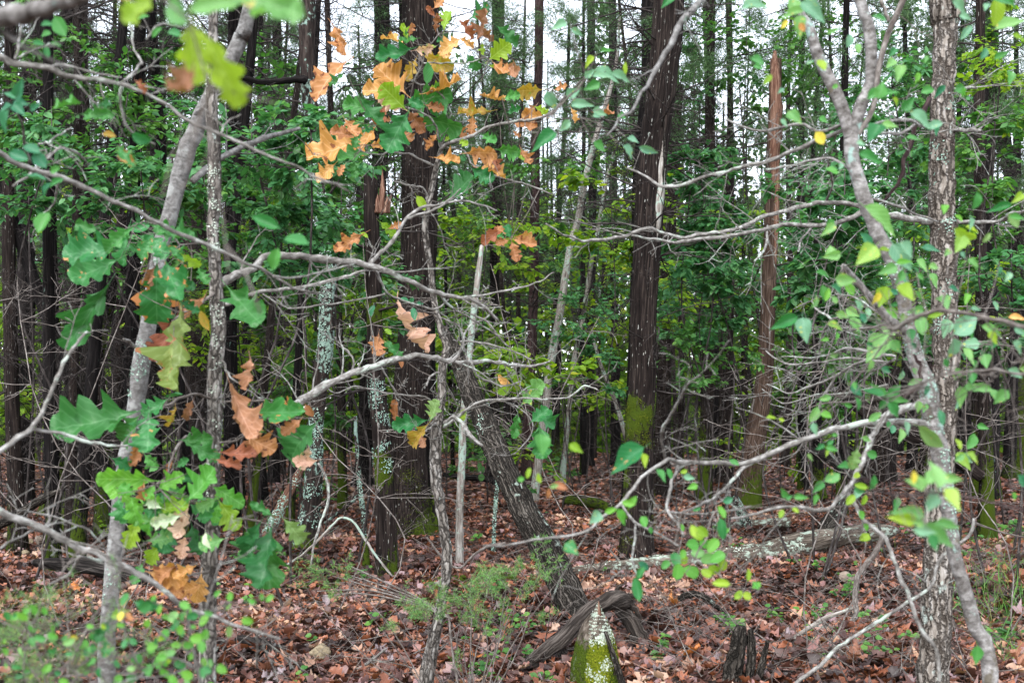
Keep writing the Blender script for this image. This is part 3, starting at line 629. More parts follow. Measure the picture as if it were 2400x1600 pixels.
def keytree(label, pts, mat, d=None, name="cedar_tree", cat="tree", sides=20, rough=.05, ridge=.045, moss=None, limbs=0, lz=(1.2, 6.5), lL=(.5, 2.0), lr=(.008, .018), top=9.5,
            flare=.45, crown=None, group=None, limbmat=None, n=None, lev=2, seed=None):
    by = pts[-1][1]; d = d or gd(by); P0 = Wp(pts[-1][0], by, d)
    A = [[*Wp(x, y, d), .5 * w * d / FPX] for x, y, w in pts]
    if pts[0][1] <= 12 and top:
        v = np.array(A[0][:3]) - np.array(A[1][:3]); v = v / max(v[2], .05); k = top - A[0][2]
        if k > .3: A.insert(0, [A[0][0] + v[0] * k * .6, A[0][1], top, A[0][3] * .45])
    A = A[::-1]; foot = gz(A[0][0], d); A.insert(0, [A[0][0] - (A[1][0] - A[0][0]) * .05, d, min(A[0][2], foot) - .12, A[0][3] * 1.03])
    S = smooth_path(A, n or 44); P, r = S[:, :3], S[:, 3]; r = r * (1 + flare * np.exp(-np.maximum(P[:, 2] - foot, 0) / .16))
    t = thing(name, label, cat, (P[1][0], d, float(foot)), group)
    mb = MB(); tube(mb, P, r, sides, rough, ridge, moss=moss, seed=seed); part("trunk", mb, mat, t)
    for _ in range(limbs):
        h = rs.uniform(*lz); i = int(np.argmin(abs(P[:, 2] - h)))
        if abs(P[i, 2] - h) > .6: continue
        a = rs.uniform(0, 6.283); m2 = MB()
        limbs_to(m2, limb([], P[i], (math.cos(a), math.sin(a), rs.uniform(-.35, .45)), rs.uniform(*lL), rs.uniform(*lr), lev, .24, (0, 0, rs.uniform(-.1, .1)), (4, 8), .0025))
        part("dead_branch", m2, limbmat or B_DTWIG, t)
    if crown is not None and top:
        link_part("foliage", PROTO[crown][2], t, "stuff", (0.9, 0.9, top / 12.5), (P[-1][0] - P[1][0], 0, 2.6), rs.uniform(0, 6))
        link_part("twigs", PROTO[crown][1], t, "stuff", (0.8, 0.8, top / 12.5), (P[-1][0] * .5 - P[1][0] * .5, 0, 0), rs.uniform(0, 6))
    return t, P, r
def RR(r, *uvw):
    return [(*R(r, u, v), w / 2.8) for u, v, w in uvw]

# the broad dark cedars of the middle distance
main, mP, mr = keytree("broad dark brown cedar trunk with bright moss low down, right of the leaning dead log",
    [(1567, 0, 70), (1556, 143, 70), (1544, 250, 68), (1531, 357, 66), (1524, 464, 68), (1519, 557, 64), (1508, 734, 63), (1506, 877, 64), (1499, 984, 66), (1498, 1100, 68), (1497, 1183, 72), (1494, 1306, 80)],
    B_CEDAR, sides=30, ridge=.035, limbs=9, lz=(3.4, 6), lL=(.6, 1.8), crown=0, flare=.15, n=70,
    moss=moss_fn(.12, .5, (.3, -.3), [(Wp(1482, 985, 11.72), .3), (Wp(1518, 975, 11.7), .15), (Wp(1476, 940, 11.75), .14), (Wp(1464, 1120, 11.84), .2), (Wp(1464, 1190, 11.84), .2)]))
lichen_on(main, mP, mr, .135, .19, 34, 16, F_MOSSD, .012, .035, 'moss', az=.9); lichen_on(main, mP, mr, .012, .09, 16, 20, F_MOSSD, .012, .05, 'moss', az=1.2)
# the strip where its bark has peeled to pale wood
d0 = gd(1306); mb = MB(); pp = [(1551, 300, 7), (1550, 400, 13), (1545, 470, 16), (1541, 520, 12), (1538, 560, 5)]
S = smooth_path([[*Wp(x, y, d0 - .1), w * .62 * d0 / FPX] for x, y, w in pp], 24); tube(mb, S[:, :3], S[:, 3], 8, .15, .1); part("peeled_strip", mb, B_SNAG, main)
for pp in ([(1556, 250, 2), (1556, 340, 8), (1552, 420, 10), (1550, 480, 4)], [(1540, 440, 3), (1535, 500, 14), (1531, 540, 12), (1528, 590, 2)]):
    mb = MB(); S = smooth_path([[*Wp(x, y, d0 - .112), w * .5 * d0 / FPX] for x, y, w in pp], 16); tube(mb, S[:, :3], S[:, 3], 7, .2, .15); part("peeled_strip", mb, B_DEAD, main)

twin, P, r = keytree("widest dark cedar trunk, mossy at its foot, left of the small fissured sapling",
    [(984, 0, 80), (984, 321, 80), (983, 464, 80), (976, 700, 80), (966, 877, 82), (959, 1020, 82), (960, 1147, 86), (962, 1252, 96)], B_CEDAR, sides=30, ridge=.035, limbs=16, lz=(2.6, 7), crown=1, n=60,
    moss=moss_fn(.75, .7, (.4, -.6)))
lichen_on(twin, P, r, .012, .1, 26, 22, F_MOSSD, .012, .06, 'moss', az=1.2)
mb = MB(); d0 = gd(1252); S = smooth_path([[*Wp(x, y, d0 + .1), w * .5 * d0 / FPX] for x, y, w in [(1016, 1256, 46), (1010, 1200, 34), (1008, 1100, 32), (1006, 950, 30), (1006, 760, 28), (1012, 500, 24), (1018, 200, 20), (1020, 0, 16)]], 34)
tube(mb, S[:, :3], S[:, 3], 16, .06, .05, moss=moss_fn(1.3, 1.2)); part("side_stem", mb, B_CEDAR2, twin)
lt, P, r = keytree("cedar with pale lichen patches and a mossy foot just left of the widest trunk",
    [(868, 400, 34), (872, 560, 36), (877, 734, 37), (881, 841, 40), (884, 913, 42), (892, 1010, 43), (897, 1076, 45), (903, 1183, 47), (905, 1254, 47), (904, 1362, 50)], B_CEDAR, sides=24, top=None, flare=.2,
    moss=moss_fn(.5, .35, (.3, -.5), [(Wp(888, 1100, 10.1) + [0, -.1, 0], .26), (Wp(872, 730, 10.1), .2)]), limbs=5, lz=(1.6, 3.3), lL=(.4, 1.2))
lichen_on(lt, P, r, .30, .54, 14, 22, F_LICHEN, .017, .045, az=.6)
for k in range(9):
    x0 = 872 + k * 4.2; y1 = rs.uniform(375, 470); mb = MB(); q, rr = traced([(x0 + rs.uniform(-4, 4), 500, 13), (x0 + 4, (500 + y1) / 2, rs.uniform(9, 14)), (x0 + 6 + rs.uniform(-8, 8), y1, 1.5)], 10.1 + rs.uniform(-.05, .05), 10.1, 10, .12); tube(mb, q, rr, 6, .2, .2); part("splinter", mb, B_RED if k % 3 else B_DEAD, lt)
keytree("straight cedar trunk rising behind the orange oak leaves", [(894, 0, 37), (897, 157, 38), (890, 400, 36), (878, 700, 36), (862, 900, 36), (851, 1141, 42)], B_CEDAR2, limbs=14, lz=(3, 9), crown=2)
keytree("slim straight purplish cedar stem between widest trunk and main cedar", [(1264, 0, 21), (1262, 180, 21), (1255, 357, 22), (1253, 557, 22), (1249, 734, 22), (1243, 877, 24), (1236, 1020, 25), (1233, 1150, 28)], B_BROWN, sides=14, limbs=10, lz=(4, 9), lL=(.5, 1.4), crown=3, lr=(.006, .012))
lich, xP, xr = keytree("tree crusted with blue green lichen, left of the mossy footed cedar",
    [(719, 0, 37), (719, 110, 37), (722, 214, 35), (735, 300, 33), (741, 400, 32), (757, 520, 33), (769, 600, 36), (767, 700, 36), (764, 806, 36), (752, 877, 36), (740, 984, 36), (737, 1076, 40), (731, 1183, 42), (712, 1300, 52)], B_LICHEN, name="lichened_tree", limbs=7, lz=(2.8, 5), n=60, top=8,
    moss=moss_fn(.5, .5))
lichen_on(lich, xP, xr, .06, .5, 60, 16, F_LICHEN, .02, .05, az=1.0)
mb = MB(); P, r = traced([(716, 190, 22), (690, 186, 16), (660, 190, 15), (620, 193, 14), (570, 184, 12), (530, 186, 9)], 11.9, 11.6, wig=.1); tube(mb, P, r, 8, .1); part("branch", mb, B_CEDAR2, lich)
keytree("cedar left of the main trunk, half hidden behind it", [(1522, 0, 36), (1520, 200, 36), (1500, 420, 34), (1492, 700, 32), (1480, 1000, 32), (1476, 1150, 36)], B_CEDAR2, limbs=8, lz=(4, 8), d=17.5, crown=4)
keytree("cedar showing just right of the main trunk, behind it", [(1590, 200, 26), (1575, 420, 30), (1562, 700, 32), (1556, 900, 34), (1550, 1160, 40)], B_CEDAR, limbs=8, lz=(3, 7), top=None)
op, oP, orr = keytree("leaning cedar with orange stripped wood above and a mossy foot",
    [(1818, 140, 26), (1816, 250, 30), (1810, 400, 32), (1806, 560, 33), (1801, 700, 34), (1795, 850, 38), (1782, 960, 44), (1764, 1060, 54), (1752, 1196, 64)], B_WARM, sides=22, top=None, n=50, moss=moss_fn(1.0, 1.0, (-.6, -.4)), limbs=10, lz=(2.6, 6), flare=.1)
mb = MB(); S = smooth_path([[*Wp(x, y, 17.78), w * .5 * 17.9 / FPX] for x, y, w in [(1812, 440, 12), (1816, 330, 25), (1818, 230, 25), (1817, 165, 20), (1816, 120, 6)]], 20); tube(mb, S[:, :3], S[:, 3], 10, .14, .14); part("stripped_wood", mb, B_RED, op)
mb = MB(); S = smooth_path([[*Wp(x, y, 17.76), w * .5 * 17.9 / FPX] for x, y, w in [(1818, 620, 3), (1818, 560, 10), (1822, 430, 12), (1824, 360, 4)]], 14); tube(mb, S[:, :3], S[:, 3], 7, .14, .1); part("stripped_wood", mb, B_RED, op)
for lab, pts, m, kw in (
    ("upright cedar with moss on its upper stem, right of the main trunk", [(1655, 0, 20), (1660, 130, 21), (1664, 260, 21), (1668, 400, 22), (1672, 700, 24), (1675, 1120, 30)], B_CEDAR2, dict(limbs=9, lz=(4, 9), moss=moss_fn(-1, 1, None, [(Wp(1662, 250, 27), .8)]))),
    ("second upright cedar right of the main trunk", [(1708, 0, 15), (1712, 300, 16), (1706, 600, 30), (1703, 900, 32), (1700, 1138, 38)], B_CEDAR, dict(limbs=9, lz=(3, 9), crown=1)),
    ("dark cedar at the far left edge of the woods", [(62, 380, 34), (62, 600, 40), (58, 900, 44), (50, 1185, 54)], B_CEDAR2, dict(limbs=16, lz=(1.2, 5), top=None)),
    ("splintered dead stem with pale streaks standing left of the grey trunk", [(232, 560, 12), (225, 660, 18), (210, 790, 26), (200, 900, 32), (192, 1040, 34), (178, 1266, 38)], B_DEAD, dict(limbs=6, lz=(1.2, 3), top=None, name="dead_tree")),
    ("dim cedar leaning left, with round lichen spots, beside the splintered stem", [(150, 920, 40), (143, 1058, 42), (130, 1120, 44), (118, 1205, 50)], B_CEDAR2, dict(limbs=3, lz=(1.2, 2.4), top=None, moss=moss_fn(1.3, .6))),
    ("black cedar trunk just left of the grey trunk", [(288, 470, 28), (280, 700, 32), (276, 900, 33), (270, 1130, 40)], B_CEDAR2, dict(limbs=12, lz=(1.4, 5), crown=2, top=None)),
    ("wide dark cedar standing right behind the oak sapling", [(452, 330, 54), (455, 560, 56), (460, 760, 58), (458, 960, 60), (452, 1150, 68)], B_CEDAR, dict(limbs=10, lz=(2, 6), top=None, crown=3)),
    ("dark cedar close to the right of the oak sapling", [(552, 0, 26), (556, 300, 28), (546, 560, 31), (545, 800, 33), (545, 1000, 34), (552, 1166, 40)], B_CEDAR2, dict(limbs=14, lz=(1.6, 7), crown=4)),
    ("left one of two slim dark cedars between oak sapling and lichen tree", [(648, 0, 20), (652, 300, 22), (652, 700, 22), (648, 1000, 24), (640, 1140, 28)], B_CEDAR2, dict(limbs=12, lz=(2, 8), crown=0)),
    ("right one of two slim dark cedars between oak sapling and lichen tree", [(676, 560, 16), (672, 800, 18), (664, 1000, 20), (655, 1110, 24)], B_CEDAR, dict(limbs=8, lz=(2, 6), top=None)),
    ("dark slender trunk midway between widest trunk and purplish stem", [(1168, 0, 28), (1166, 250, 28), (1162, 464, 27), (1160, 700, 24), (1158, 1000, 26), (1157, 1126, 30)], B_CEDAR2, dict(limbs=14, lz=(3, 9), crown=1)),
    ("black cedar pole just left of the main cedar's mossy side", [(1385, 0, 18), (1388, 500, 18), (1384, 800, 19), (1380, 1096, 24)], B_CEDAR2, dict(limbs=10, lz=(3, 9), crown=2)),
    ("lichen flecked dark pole next left of the main cedar", [(1436, 0, 17), (1438, 500, 19), (1442, 800, 19), (1444, 1092, 25)], B_CEDAR2, dict(limbs=8, lz=(3, 9), crown=0)),
    ("dark trunk behind the leaf clusters near the fissured oak", [(2260, 300, 24), (2290, 560, 30), (2262, 900, 34), (2255, 1110, 40)], B_CEDAR2, dict(limbs=9, lz=(2, 7), top=None)),
    ("mossy curved trunk at the right edge of the woods", [(2300, 0, 26), (2335, 200, 30), (2348, 300, 30), (2372, 460, 28), (2384, 700, 30), (2392, 1118, 40)], B_CEDAR2, dict(limbs=8, lz=(3, 8), moss=moss_fn(4.0, 2.0, (-.5, -.5)))),
    ("broad dark stump like cedar behind the right fork's lower stem", [(2075, 860, 62), (2070, 960, 66), (2066, 1050, 66), (2062, 1135, 74)], B_CEDAR, dict(limbs=0, top=None, flare=.25)),
    ("dark cedar pole between stripped cedar and the stump like trunk", [(1918, 560, 20), (1916, 800, 22), (1914, 1000, 24), (1920, 1172, 30)], B_CEDAR2, dict(limbs=6, lz=(2, 5), top=None, moss=moss_fn(1.0, .6))),
    ("leaning dark shaggy cedar at the upper left corner", [(168, 20, 34), (150, 60, 40), (122, 110, 46), (90, 165, 48), (54, 215, 48), (20, 300, 48), (-20, 420, 50), (-70, 640, 50), (-120, 1240, 60)], B_CEDAR2, dict(limbs=10, lz=(3, 5), top=None, moss=moss_fn(-1, 1))),
):
    keytree(lab, pts, m, **{**dict(sides=16), **kw})

# pale lichened dead stems between the widest trunk and the main cedar
for lab, pts, d, m, n_ in (
    ("tall pale dead stem leaning right, blotched with lichen, left of the main cedar", [(1452, 40, 6), (1446, 143, 8), (1424, 232, 11), (1392, 340, 14), (1374, 411, 15), (1353, 518, 16), (1335, 584, 17), (1321, 674, 19), (1309, 752, 19), (1297, 806, 19), (1285, 895, 19), (1277, 966, 19), (1263, 1075, 20), (1252, 1178, 22)], None, B_SNAG, 5),
    ("thinner lichened dead stem parallel to the tall pale one", [(1452, 250, 6), (1442, 340, 8), (1417, 446, 9), (1399, 554, 10), (1389, 591, 10), (1371, 716, 11), (1346, 841, 12), (1335, 948, 12), (1324, 1056, 13), (1318, 1130, 14)], None, B_SNAG, 5),
    ("short dead stem leaning left against the dark poles", [(1386, 778, 6), (1394, 810, 7), (1410, 859, 8), (1425, 900, 9), (1439, 931, 10), (1464, 1013, 11), (1478, 1080, 12)], 19, B_SNAG, 2),
    ("pale upright dead stem just right of the small fissured sapling", [(1130, 575, 10), (1123, 627, 14), (1109, 734, 16), (1101, 823, 16), (1086, 984, 17), (1083, 1080, 17), (1078, 1183, 17), (1076, 1326, 18)], None, B_SNAG, 4),
    ("thin lichened stem in front of the mossy footed cedar", [(833, 975, 7), (835, 1040, 9), (842, 1129, 10), (851, 1200, 11), (853, 1247, 11), (856, 1290, 12)], None, B_LICHEN, 2),
    ("thin dark stake with lichen left of the leaning dead log", [(1168, 1060, 7), (1164, 1150, 8), (1160, 1200, 8), (1156, 1290, 8)], None, B_LICHEN, 1),
    ("short lichen covered broken stem before the orange stripped cedar", [(1722, 1162, 12), (1728, 1180, 20), (1740, 1205, 22), (1752, 1240, 22)], None, B_LICHEN, 0),
    ("mossy short stake beside the mossy footed cedar", [(859, 1258, 9), (858, 1290, 14), (857, 1345, 17)], None, B_CEDAR2, 0),
):
    t, P, r = keytree(lab, pts, m, d=d, name="snag", cat="dead tree", sides=12, rough=.12, ridge=.04, top=None, flare=.05, limbs=n_, lz=(1.5, 4.5), lL=(.2, .7), lr=(.004, .008), lev=1, limbmat=B_TWIG,
                      moss=moss_fn(.9, .5) if "mossy short" in lab else moss_fn(-.3, .4))
    if "pale dead" in lab or "lichen" in lab: lichen_on(t, P, r, .1, .8, 26, 8, F_LICHEN, .016, .05, az=.8)
t, P, r = keytree("crossing lichened deadwood leaning beside the lichen crusted tree", [(712, 1085, 14), (690, 1130, 22), (668, 1170, 24), (645, 1215, 24), (625, 1262, 26)], B_RED, d=11.2, name="snag", cat="dead tree", sides=12, top=None, flare=0)
lichen_on(t, P, r, .1, .9, 20, 14, F_LICHEN, .02, .05, az=.9)
# mossy tilting tree at left
keytree("mossy tilting trunk behind the spotted oak leaves on the left", [(268, 640, 18), (258, 690, 30), (240, 760, 34), (228, 820, 34), (212, 900, 34), (190, 1010, 36), (160, 1240, 40)], B_CEDAR2, d=15.0, name="mossy_tree", top=None, moss=moss_fn(3.2, .8, (-.2, -.8)), limbs=6, lz=(2, 4))

# the leaning dead log
def log(name, label, cat, pts, d0, d1, mat, sides=22, rough=.1, ridge=.09, moss=None, group=None, n=None, stubs=0):
    P, r = traced(pts, d0, d1, n or 34, wig=.03)
    t = thing(name, label, cat, tuple(P[-1]), group); mb = MB(); tube(mb, P, r, sides, rough, ridge, moss=moss); part("wood", mb, mat, t)
    for _ in range(stubs):
        i = rs.randint(2, len(P) - 3); m2 = MB(); limbs_to(m2, limb([], P[i], rand_unit() + [0, -.3, .6], rs.uniform(.1, .4), r[i] * .22, 1, .2, ns=(0, 3))); part("branch", m2, B_TWIG, t)
    return t, P, r
lg, P, r = log("leaning_dead_trunk", "weathered dead trunk with pale streaks leaning across the middle of the woods", "dead trunk",
    [(1040, 770, 18), (1055, 800, 30), (1080, 859, 41), (1109, 931, 50), (1141, 1002, 54), (1165, 1060, 56), (1184, 1100, 57), (1233, 1205, 64), (1281, 1292, 69), (1317, 1364, 71), (1352, 1432, 70), (1366, 1462, 66)], 9.9, 8.2, B_DEAD, sides=40, rough=.05, ridge=.05, n=70)
lichen_on(lg, P, r, .1, .6, 5, 14, F_LICHEN, .014, .03, az=.5)
for a, b in (((1120, 900), (1330, 1360)), ((1100, 905), (1300, 1385))):
    mb = MB(); k = 24; q = [(a[0] + (b[0] - a[0]) * i / 4, a[1] + (b[1] - a[1]) * i / 4, w) for i, w in enumerate((2, 5, 3, 6, 2))]
    Q_, r_ = traced(q, 9.45, 8.3, k, .3); tube(mb, Q_, r_, 7, .2, .1); part("splinter", mb, B_DEAD, lg)
hl, P, r = log("fallen_log", "long fallen log with pale lichen lying across the ground on the right", "log",
    [(1330, 1350, 24), (1353, 1344, 34), (1464, 1333, 45), (1553, 1325, 49), (1696, 1310, 52), (1799, 1296, 52), (1867, 1277, 50), (1974, 1257, 41), (2060, 1248, 36), (2095, 1244, 22)], 10.6, 12.4, B_LOG, sides=24, n=50, stubs=3, ridge=.06)
lichen_on(hl, P, r, .05, .95, 34, 12, F_LICHW, .018, .05, az=.55, up=True)
log("fallen_log", "dark low log lying behind the juniper sprigs, before the mossy footed cedar", "log", [(700, 1372, 20), (820, 1392, 26), (900, 1384, 30), (985, 1378, 32), (1040, 1365, 30), (1120, 1360, 24), (1210, 1352, 20)], 9.7, 10.0, B_CHAR, moss=moss_fn(.2, .1), stubs=5)
log("fallen_log", "dark thin log lying on the ground between the widest trunk and leaning log", "log", [(1040, 1112, 10), (1100, 1118, 14), (1150, 1124, 15), (1168, 1138, 10)], 21, 20, B_CEDAR2, sides=12, stubs=3)
log("fallen_log", "charred black log lying low at the bottom left of the woods floor", "log", [(560, 1500, 26), (600, 1512, 36), (640, 1530, 40), (690, 1545, 34), (720, 1550, 14)], 7.15, 6.9, B_CHAR, stubs=3)
log("fallen_log", "blackened log lying behind the grey trunk and oak sapling", "log", [(80, 1318, 16), (150, 1322, 34), (220, 1330, 40), (300, 1345, 44), (380, 1362, 42), (470, 1372, 34), (540, 1380, 18)], 9.9, 9.7, B_CHAR, stubs=4)
log("fallen_log", "splintered weathered pole lying against the left trees", "log", [(-20, 1240, 24), (40, 1205, 22), (100, 1170, 20), (150, 1146, 8)], 10.2, 9.8, B_DEAD, stubs=3)
log("fallen_log", "rotting log with lichen behind the main cedar's foot", "log", [(1545, 1240, 20), (1600, 1235, 24), (1680, 1240, 28), (1760, 1232, 30), (1850, 1225, 26)], 15.2, 15.0, B_LOG, sides=14, stubs=2)
log("fallen_branch", "dark fallen limb slanting over the brush behind the lichened log", "branch", [(1872, 1048, 10), (1920, 1062, 18), (1960, 1085, 24), (1995, 1110, 26), (2030, 1130, 20)], 13.4, 12.6, B_CHAR, sides=12, stubs=5)
log("fallen_branch", "short dark leaning snag propped on the lichened log", "branch", [(2010, 1120, 22), (1985, 1160, 28), (1960, 1200, 32), (1930, 1242, 34)], 12.6, 12.1, B_DEAD, sides=12, stubs=2)
log("fallen_branch", "splintered brown trunk fallen behind the right fork", "branch", [(1945, 905, 8), (1985, 930, 30), (2040, 968, 40), (2100, 1000, 44), (2170, 1030, 42), (2240, 1075, 34), (2300, 1120, 22)], 14.6, 13.4, B_CEDAR, sides=14, stubs=7, rough=.18)
log("fallen_branch", "mossy dark limb lying behind the leaning dead log", "branch", [(1320, 1172, 16), (1350, 1172, 24), (1390, 1178, 26), (1430, 1190, 20), (1460, 1200, 8)], 17.5, 17.0, B_CHAR, sides=12, stubs=4, moss=moss_fn(.6, .4))

# charred root arch, mossy pointed stump, split stump
ra, P, r = log("charred_root", "charred black root arching in front of the leaning dead trunk's foot", "root",
    [(1160, 1640, 34), (1196, 1600, 35), (1249, 1556, 32), (1303, 1508, 33), (1346, 1464, 35), (1389, 1430, 36), (1431, 1408, 40), (1458, 1404, 38), (1480, 1412, 22)], 6.4, 7.5, B_ROOT, sides=26, n=50, ridge=.11, rough=.16)
for q_ in ([(1470, 1416, 20), (1492, 1432, 12), (1505, 1460, 3)], [(1465, 1400, 14), (1500, 1395, 8), (1518, 1408, 2)], [(1440, 1395, 14), (1450, 1375, 8), (1468, 1366, 2)], [(1400, 1440, 18), (1420, 1462, 14), (1432, 1490, 4)]):
    mb = MB(); P, r = traced(q_, 7.45, 7.35, 10, .2); tube(mb, P, r, 8, .25, .15); part("root_arm", mb, B_ROOT, ra)
mb = MB(); P, r = traced([(1450, 1428, 26), (1475, 1450, 30), (1494, 1480, 32), (1520, 1512, 30), (1550, 1526, 28), (1590, 1530, 24), (1628, 1538, 14)], 7.45, 7.1, 24, .08); tube(mb, P, r, 12, .15, .1); part("root_arm", mb, B_ROOT, ra)
mb = MB(); P, r = traced([(1320, 1530, 30), (1340, 1560, 24), (1320, 1590, 18)], 6.9, 6.7, 10, .1); tube(mb, P, r, 8, .15, .1); part("root_arm", mb, B_ROOT, ra)
d0 = 6.15; t = thing("mossy_stump", "pointed broken stump covered in bright moss and pale lichen at the bottom", "stump", (*Wp(1405, 1600, d0)[:2], 0))
S = smooth_path([[*Wp(x, y, d0), w * .5 * d0 / FPX] for x, y, w in [(1402, 1412, 3), (1402, 1432, 20), (1400, 1452, 48), (1398, 1480, 72), (1398, 1520, 92), (1400, 1570, 104), (1405, 1620, 112)]], 30)
mb = MB(); SV = tube(mb, S[:, :3], S[:, 3], 26, .12, .05, moss=moss_fn(.36, .12)); part("wood", mb, B_LOG, t)
lichen_on(t, S[:, :3], S[:, 3], .1, .42, 46, 20, F_LICHW, .012, .02, az=.8)
lichen_on(t, S[:, :3], S[:, 3], .5, .95, 10, 26, F_LICHW, .012, .02, az=.5)
lichen_on(t, S[:, :3], S[:, 3], .36, 1.0, 120, 34, F_MOSS, .009, .03, "moss", az=.75)
mb = MB(); P, r = traced([(1418, 1478, 6), (1432, 1520, 12), (1448, 1570, 16), (1462, 1620, 18)], 6.06, 6.0, 14, .05); tube(mb, P, r, 8, .1, .1); part("splinter", mb, B_DEAD, t)
mb = MB(); P, r = traced([(1403, 1408, 2), (1404, 1424, 7), (1406, 1445, 10)], 6.12, 6.12, 8, .02); tube(mb, P, r, 6, .1, .1); part("splinter", mb, B_RED, t)
d0 = 6.2; t = thing("split_stump", "split grey stump with two upright slabs at the bottom of the brush", "stump", (*Wp(1745, 1600, d0)[:2], 0))
for pts in ([(1738, 1466, 22), (1734, 1490, 34), (1730, 1530, 38), (1722, 1580, 46), (1712, 1630, 56)], [(1758, 1474, 12), (1760, 1510, 18), (1758, 1560, 20), (1756, 1620, 22)], [(1800, 1500, 8), (1790, 1540, 14), (1778, 1590, 20), (1770, 1630, 22)]):
    mb = MB(); P, r = traced(pts, d0, d0, 18, .06); tube(mb, P, r, 16, .12, .14); part("slab", mb, B_DEAD, t)

# rocks
def rock(px, py, w, label, tone):
    d = gd(py + w * .35); c = Wp(px, py, d); rr = w * .5 * d / FPX; g = np.random.default_rng(int(px)); me = MB()
    n1, n2 = 9, 14; th = np.linspace(0, math.pi, n1); ph = np.arange(n2) * 2 * math.pi / n2; V = []
    dirs = g.normal(0, 1, (9, 3)); dirs /= np.linalg.norm(dirs, axis=1)[:, None]; cut = g.uniform(.45, .85, 9)
    for a in th:
        for p in ph:
            v = np.array([math.sin(a) * math.cos(p), math.sin(a) * math.sin(p), math.cos(a)]); s_ = 1.0
            for dd, cc in zip(dirs, cut):
                q = v @ dd
                if q > cc: s_ = min(s_, cc / q)
            V.append(c + v * s_ * rr * [1.05, 1, .85])
    i = np.arange(n1 - 1)[:, None] * n2; j = np.arange(n2)[None, :]; j2 = (j + 1) % n2
    me.add(V, Q=np.stack([i + j, i + n2 + j, i + n2 + j2, i + j2], -1).reshape(-1, 4))
    solo("rock", me, tone, label, "rock", "stones on the forest floor", loc=tuple(c), smooth=False)
def rockmat(name, a, b_):
    m, N, L, b = new_mat(name); tc = attr(N, "tc").outputs["Vector"]
    cr = ramp(N, [(.35, a), (.65, b_)]); L.new(noise(N, L, tc, 14, 6, .7), cr.inputs[0]); L.new(cr.outputs[0], b.inputs["Base Color"]); b.inputs["Roughness"].default_value = .9
    bp = N.new("ShaderNodeBump"); bp.inputs["Strength"].default_value = .7; bp.inputs["Distance"].default_value = .01; L.new(noise(N, L, tc, 40, 5, .7), bp.inputs["Height"]); L.new(bp.outputs[0], b.inputs["Normal"]); return m
RT, RP = rockmat("tan_stone", (.11, .085, .05), (.25, .2, .125)), rockmat("pale_stone", (.1, .075, .055), (.24, .19, .15))
for a in ((750, 1527, 50, "flat tan rock lying in the leaves left of centre", RT), (1984, 1356, 44, "grey tan rock in the brush left of the fissured oak", RP), (22, 1256, 34, "pale stone at the far left behind the bare branch", RP), (72, 1270, 22, "small tan stone among the rocks on the left", RT),
          (95, 1264, 34, "pale stone leaning between two others on the left", RP), (112, 1277, 26, "flat stone in the middle of the left rocks", RT), (135, 1289, 34, "angular pinkish stone on the right of the left rocks", RP), (58, 1297, 22, "low tan stone in front of the left rocks", RT),
          (133, 1378, 34, "tan stone near the foot of the grey trunk", RT), (38, 1405, 24, "brownish stone at the left edge", RT), (168, 1268, 20, "small yellowish stone beside the splintered stem", RT)):
    rock(*a)

# ------------------------------------------------------------------ saplings and branches of the foreground
NODES = {}
def add_branch(t, pts, d0, d1=None, mat=None, sides=7, twigs=0, tl=.25, name="branch", wig=.12, rough=.09, tr=.34):
    P, r = traced(pts, d0, d1, max(12, len(pts) * 4), 0)
    if wig > .06:      # crooked: kinks of a centimetre or so, knots where twigs once were
        g = nr.normal(0, 1, (len(P), 3)); g = (g + np.roll(g, 1, 0)) * .5; P = P + g * (r * .15 + .0005 * d0)[:, None]; r = r * (1 + .22 * (nr.random(len(r)) < .18))
        twigs = int(twigs * 1.8 + 1)
    mb = MB(); tube(mb, P, r, sides, rough, .03)
    for _ in range(twigs):
        i = rs.randint(1, len(P) - 2); tv = unit(P[i + 1] - P[i]); sd = rand_unit(); sd = unit(sd - tv * (sd @ tv))
        limbs_to(mb, limb([], P[i], tv * rs.uniform(.3, .9) + sd * np.array([1, .5, 1]) * .7, tl * rs.uniform(.4, 1.3), max(.0016, min(.0045, r[i] * tr)), 1, .28, ns=(2, 5), minr=.0013))
    part(name, mb, mat or B_PALE, t); NODES.setdefault(t.name, []).extend([p for p in P[::2]])
    return P, r
def stemthing(label, pts, d0, d1, mat, name, cat, sides=18, rough=.05, ridge=.03, n=60, moss=None, wig=.05):
    P, r = traced(pts, d0, d1, n, wig); b = P[-1]
    t = thing(name, label, cat, (b[0], b[1], float(gz(b[0], b[1])))); mb = MB(); tube(mb, P, r, sides, rough, ridge, moss=moss); part("trunk", mb, mat, t)
    NODES.setdefault(t.name, []).extend([p for p in P[::2]]); return t, P, r
def to_ground(pts, d):
    """carries the last photo point straight on down to the ground at distance d"""
    (x0, y0, w0), (x1, y1, w1) = pts[-2:]; yg = HY + (CH + .1) * FPX / d
    if y1 < yg: pts = pts + [(x1 + (x1 - x0) * .5, yg, w1 * 1.12)]
    return pts
def to_sky(pts, k=700, w=.6):
    (x0, y0, w0), (x1, y1, w1) = pts[0], pts[1]; u = k / max(1, (y1 - y0)); return [(x0 + (x0 - x1) * u * .8, y0 - k, w0 * w)] + pts

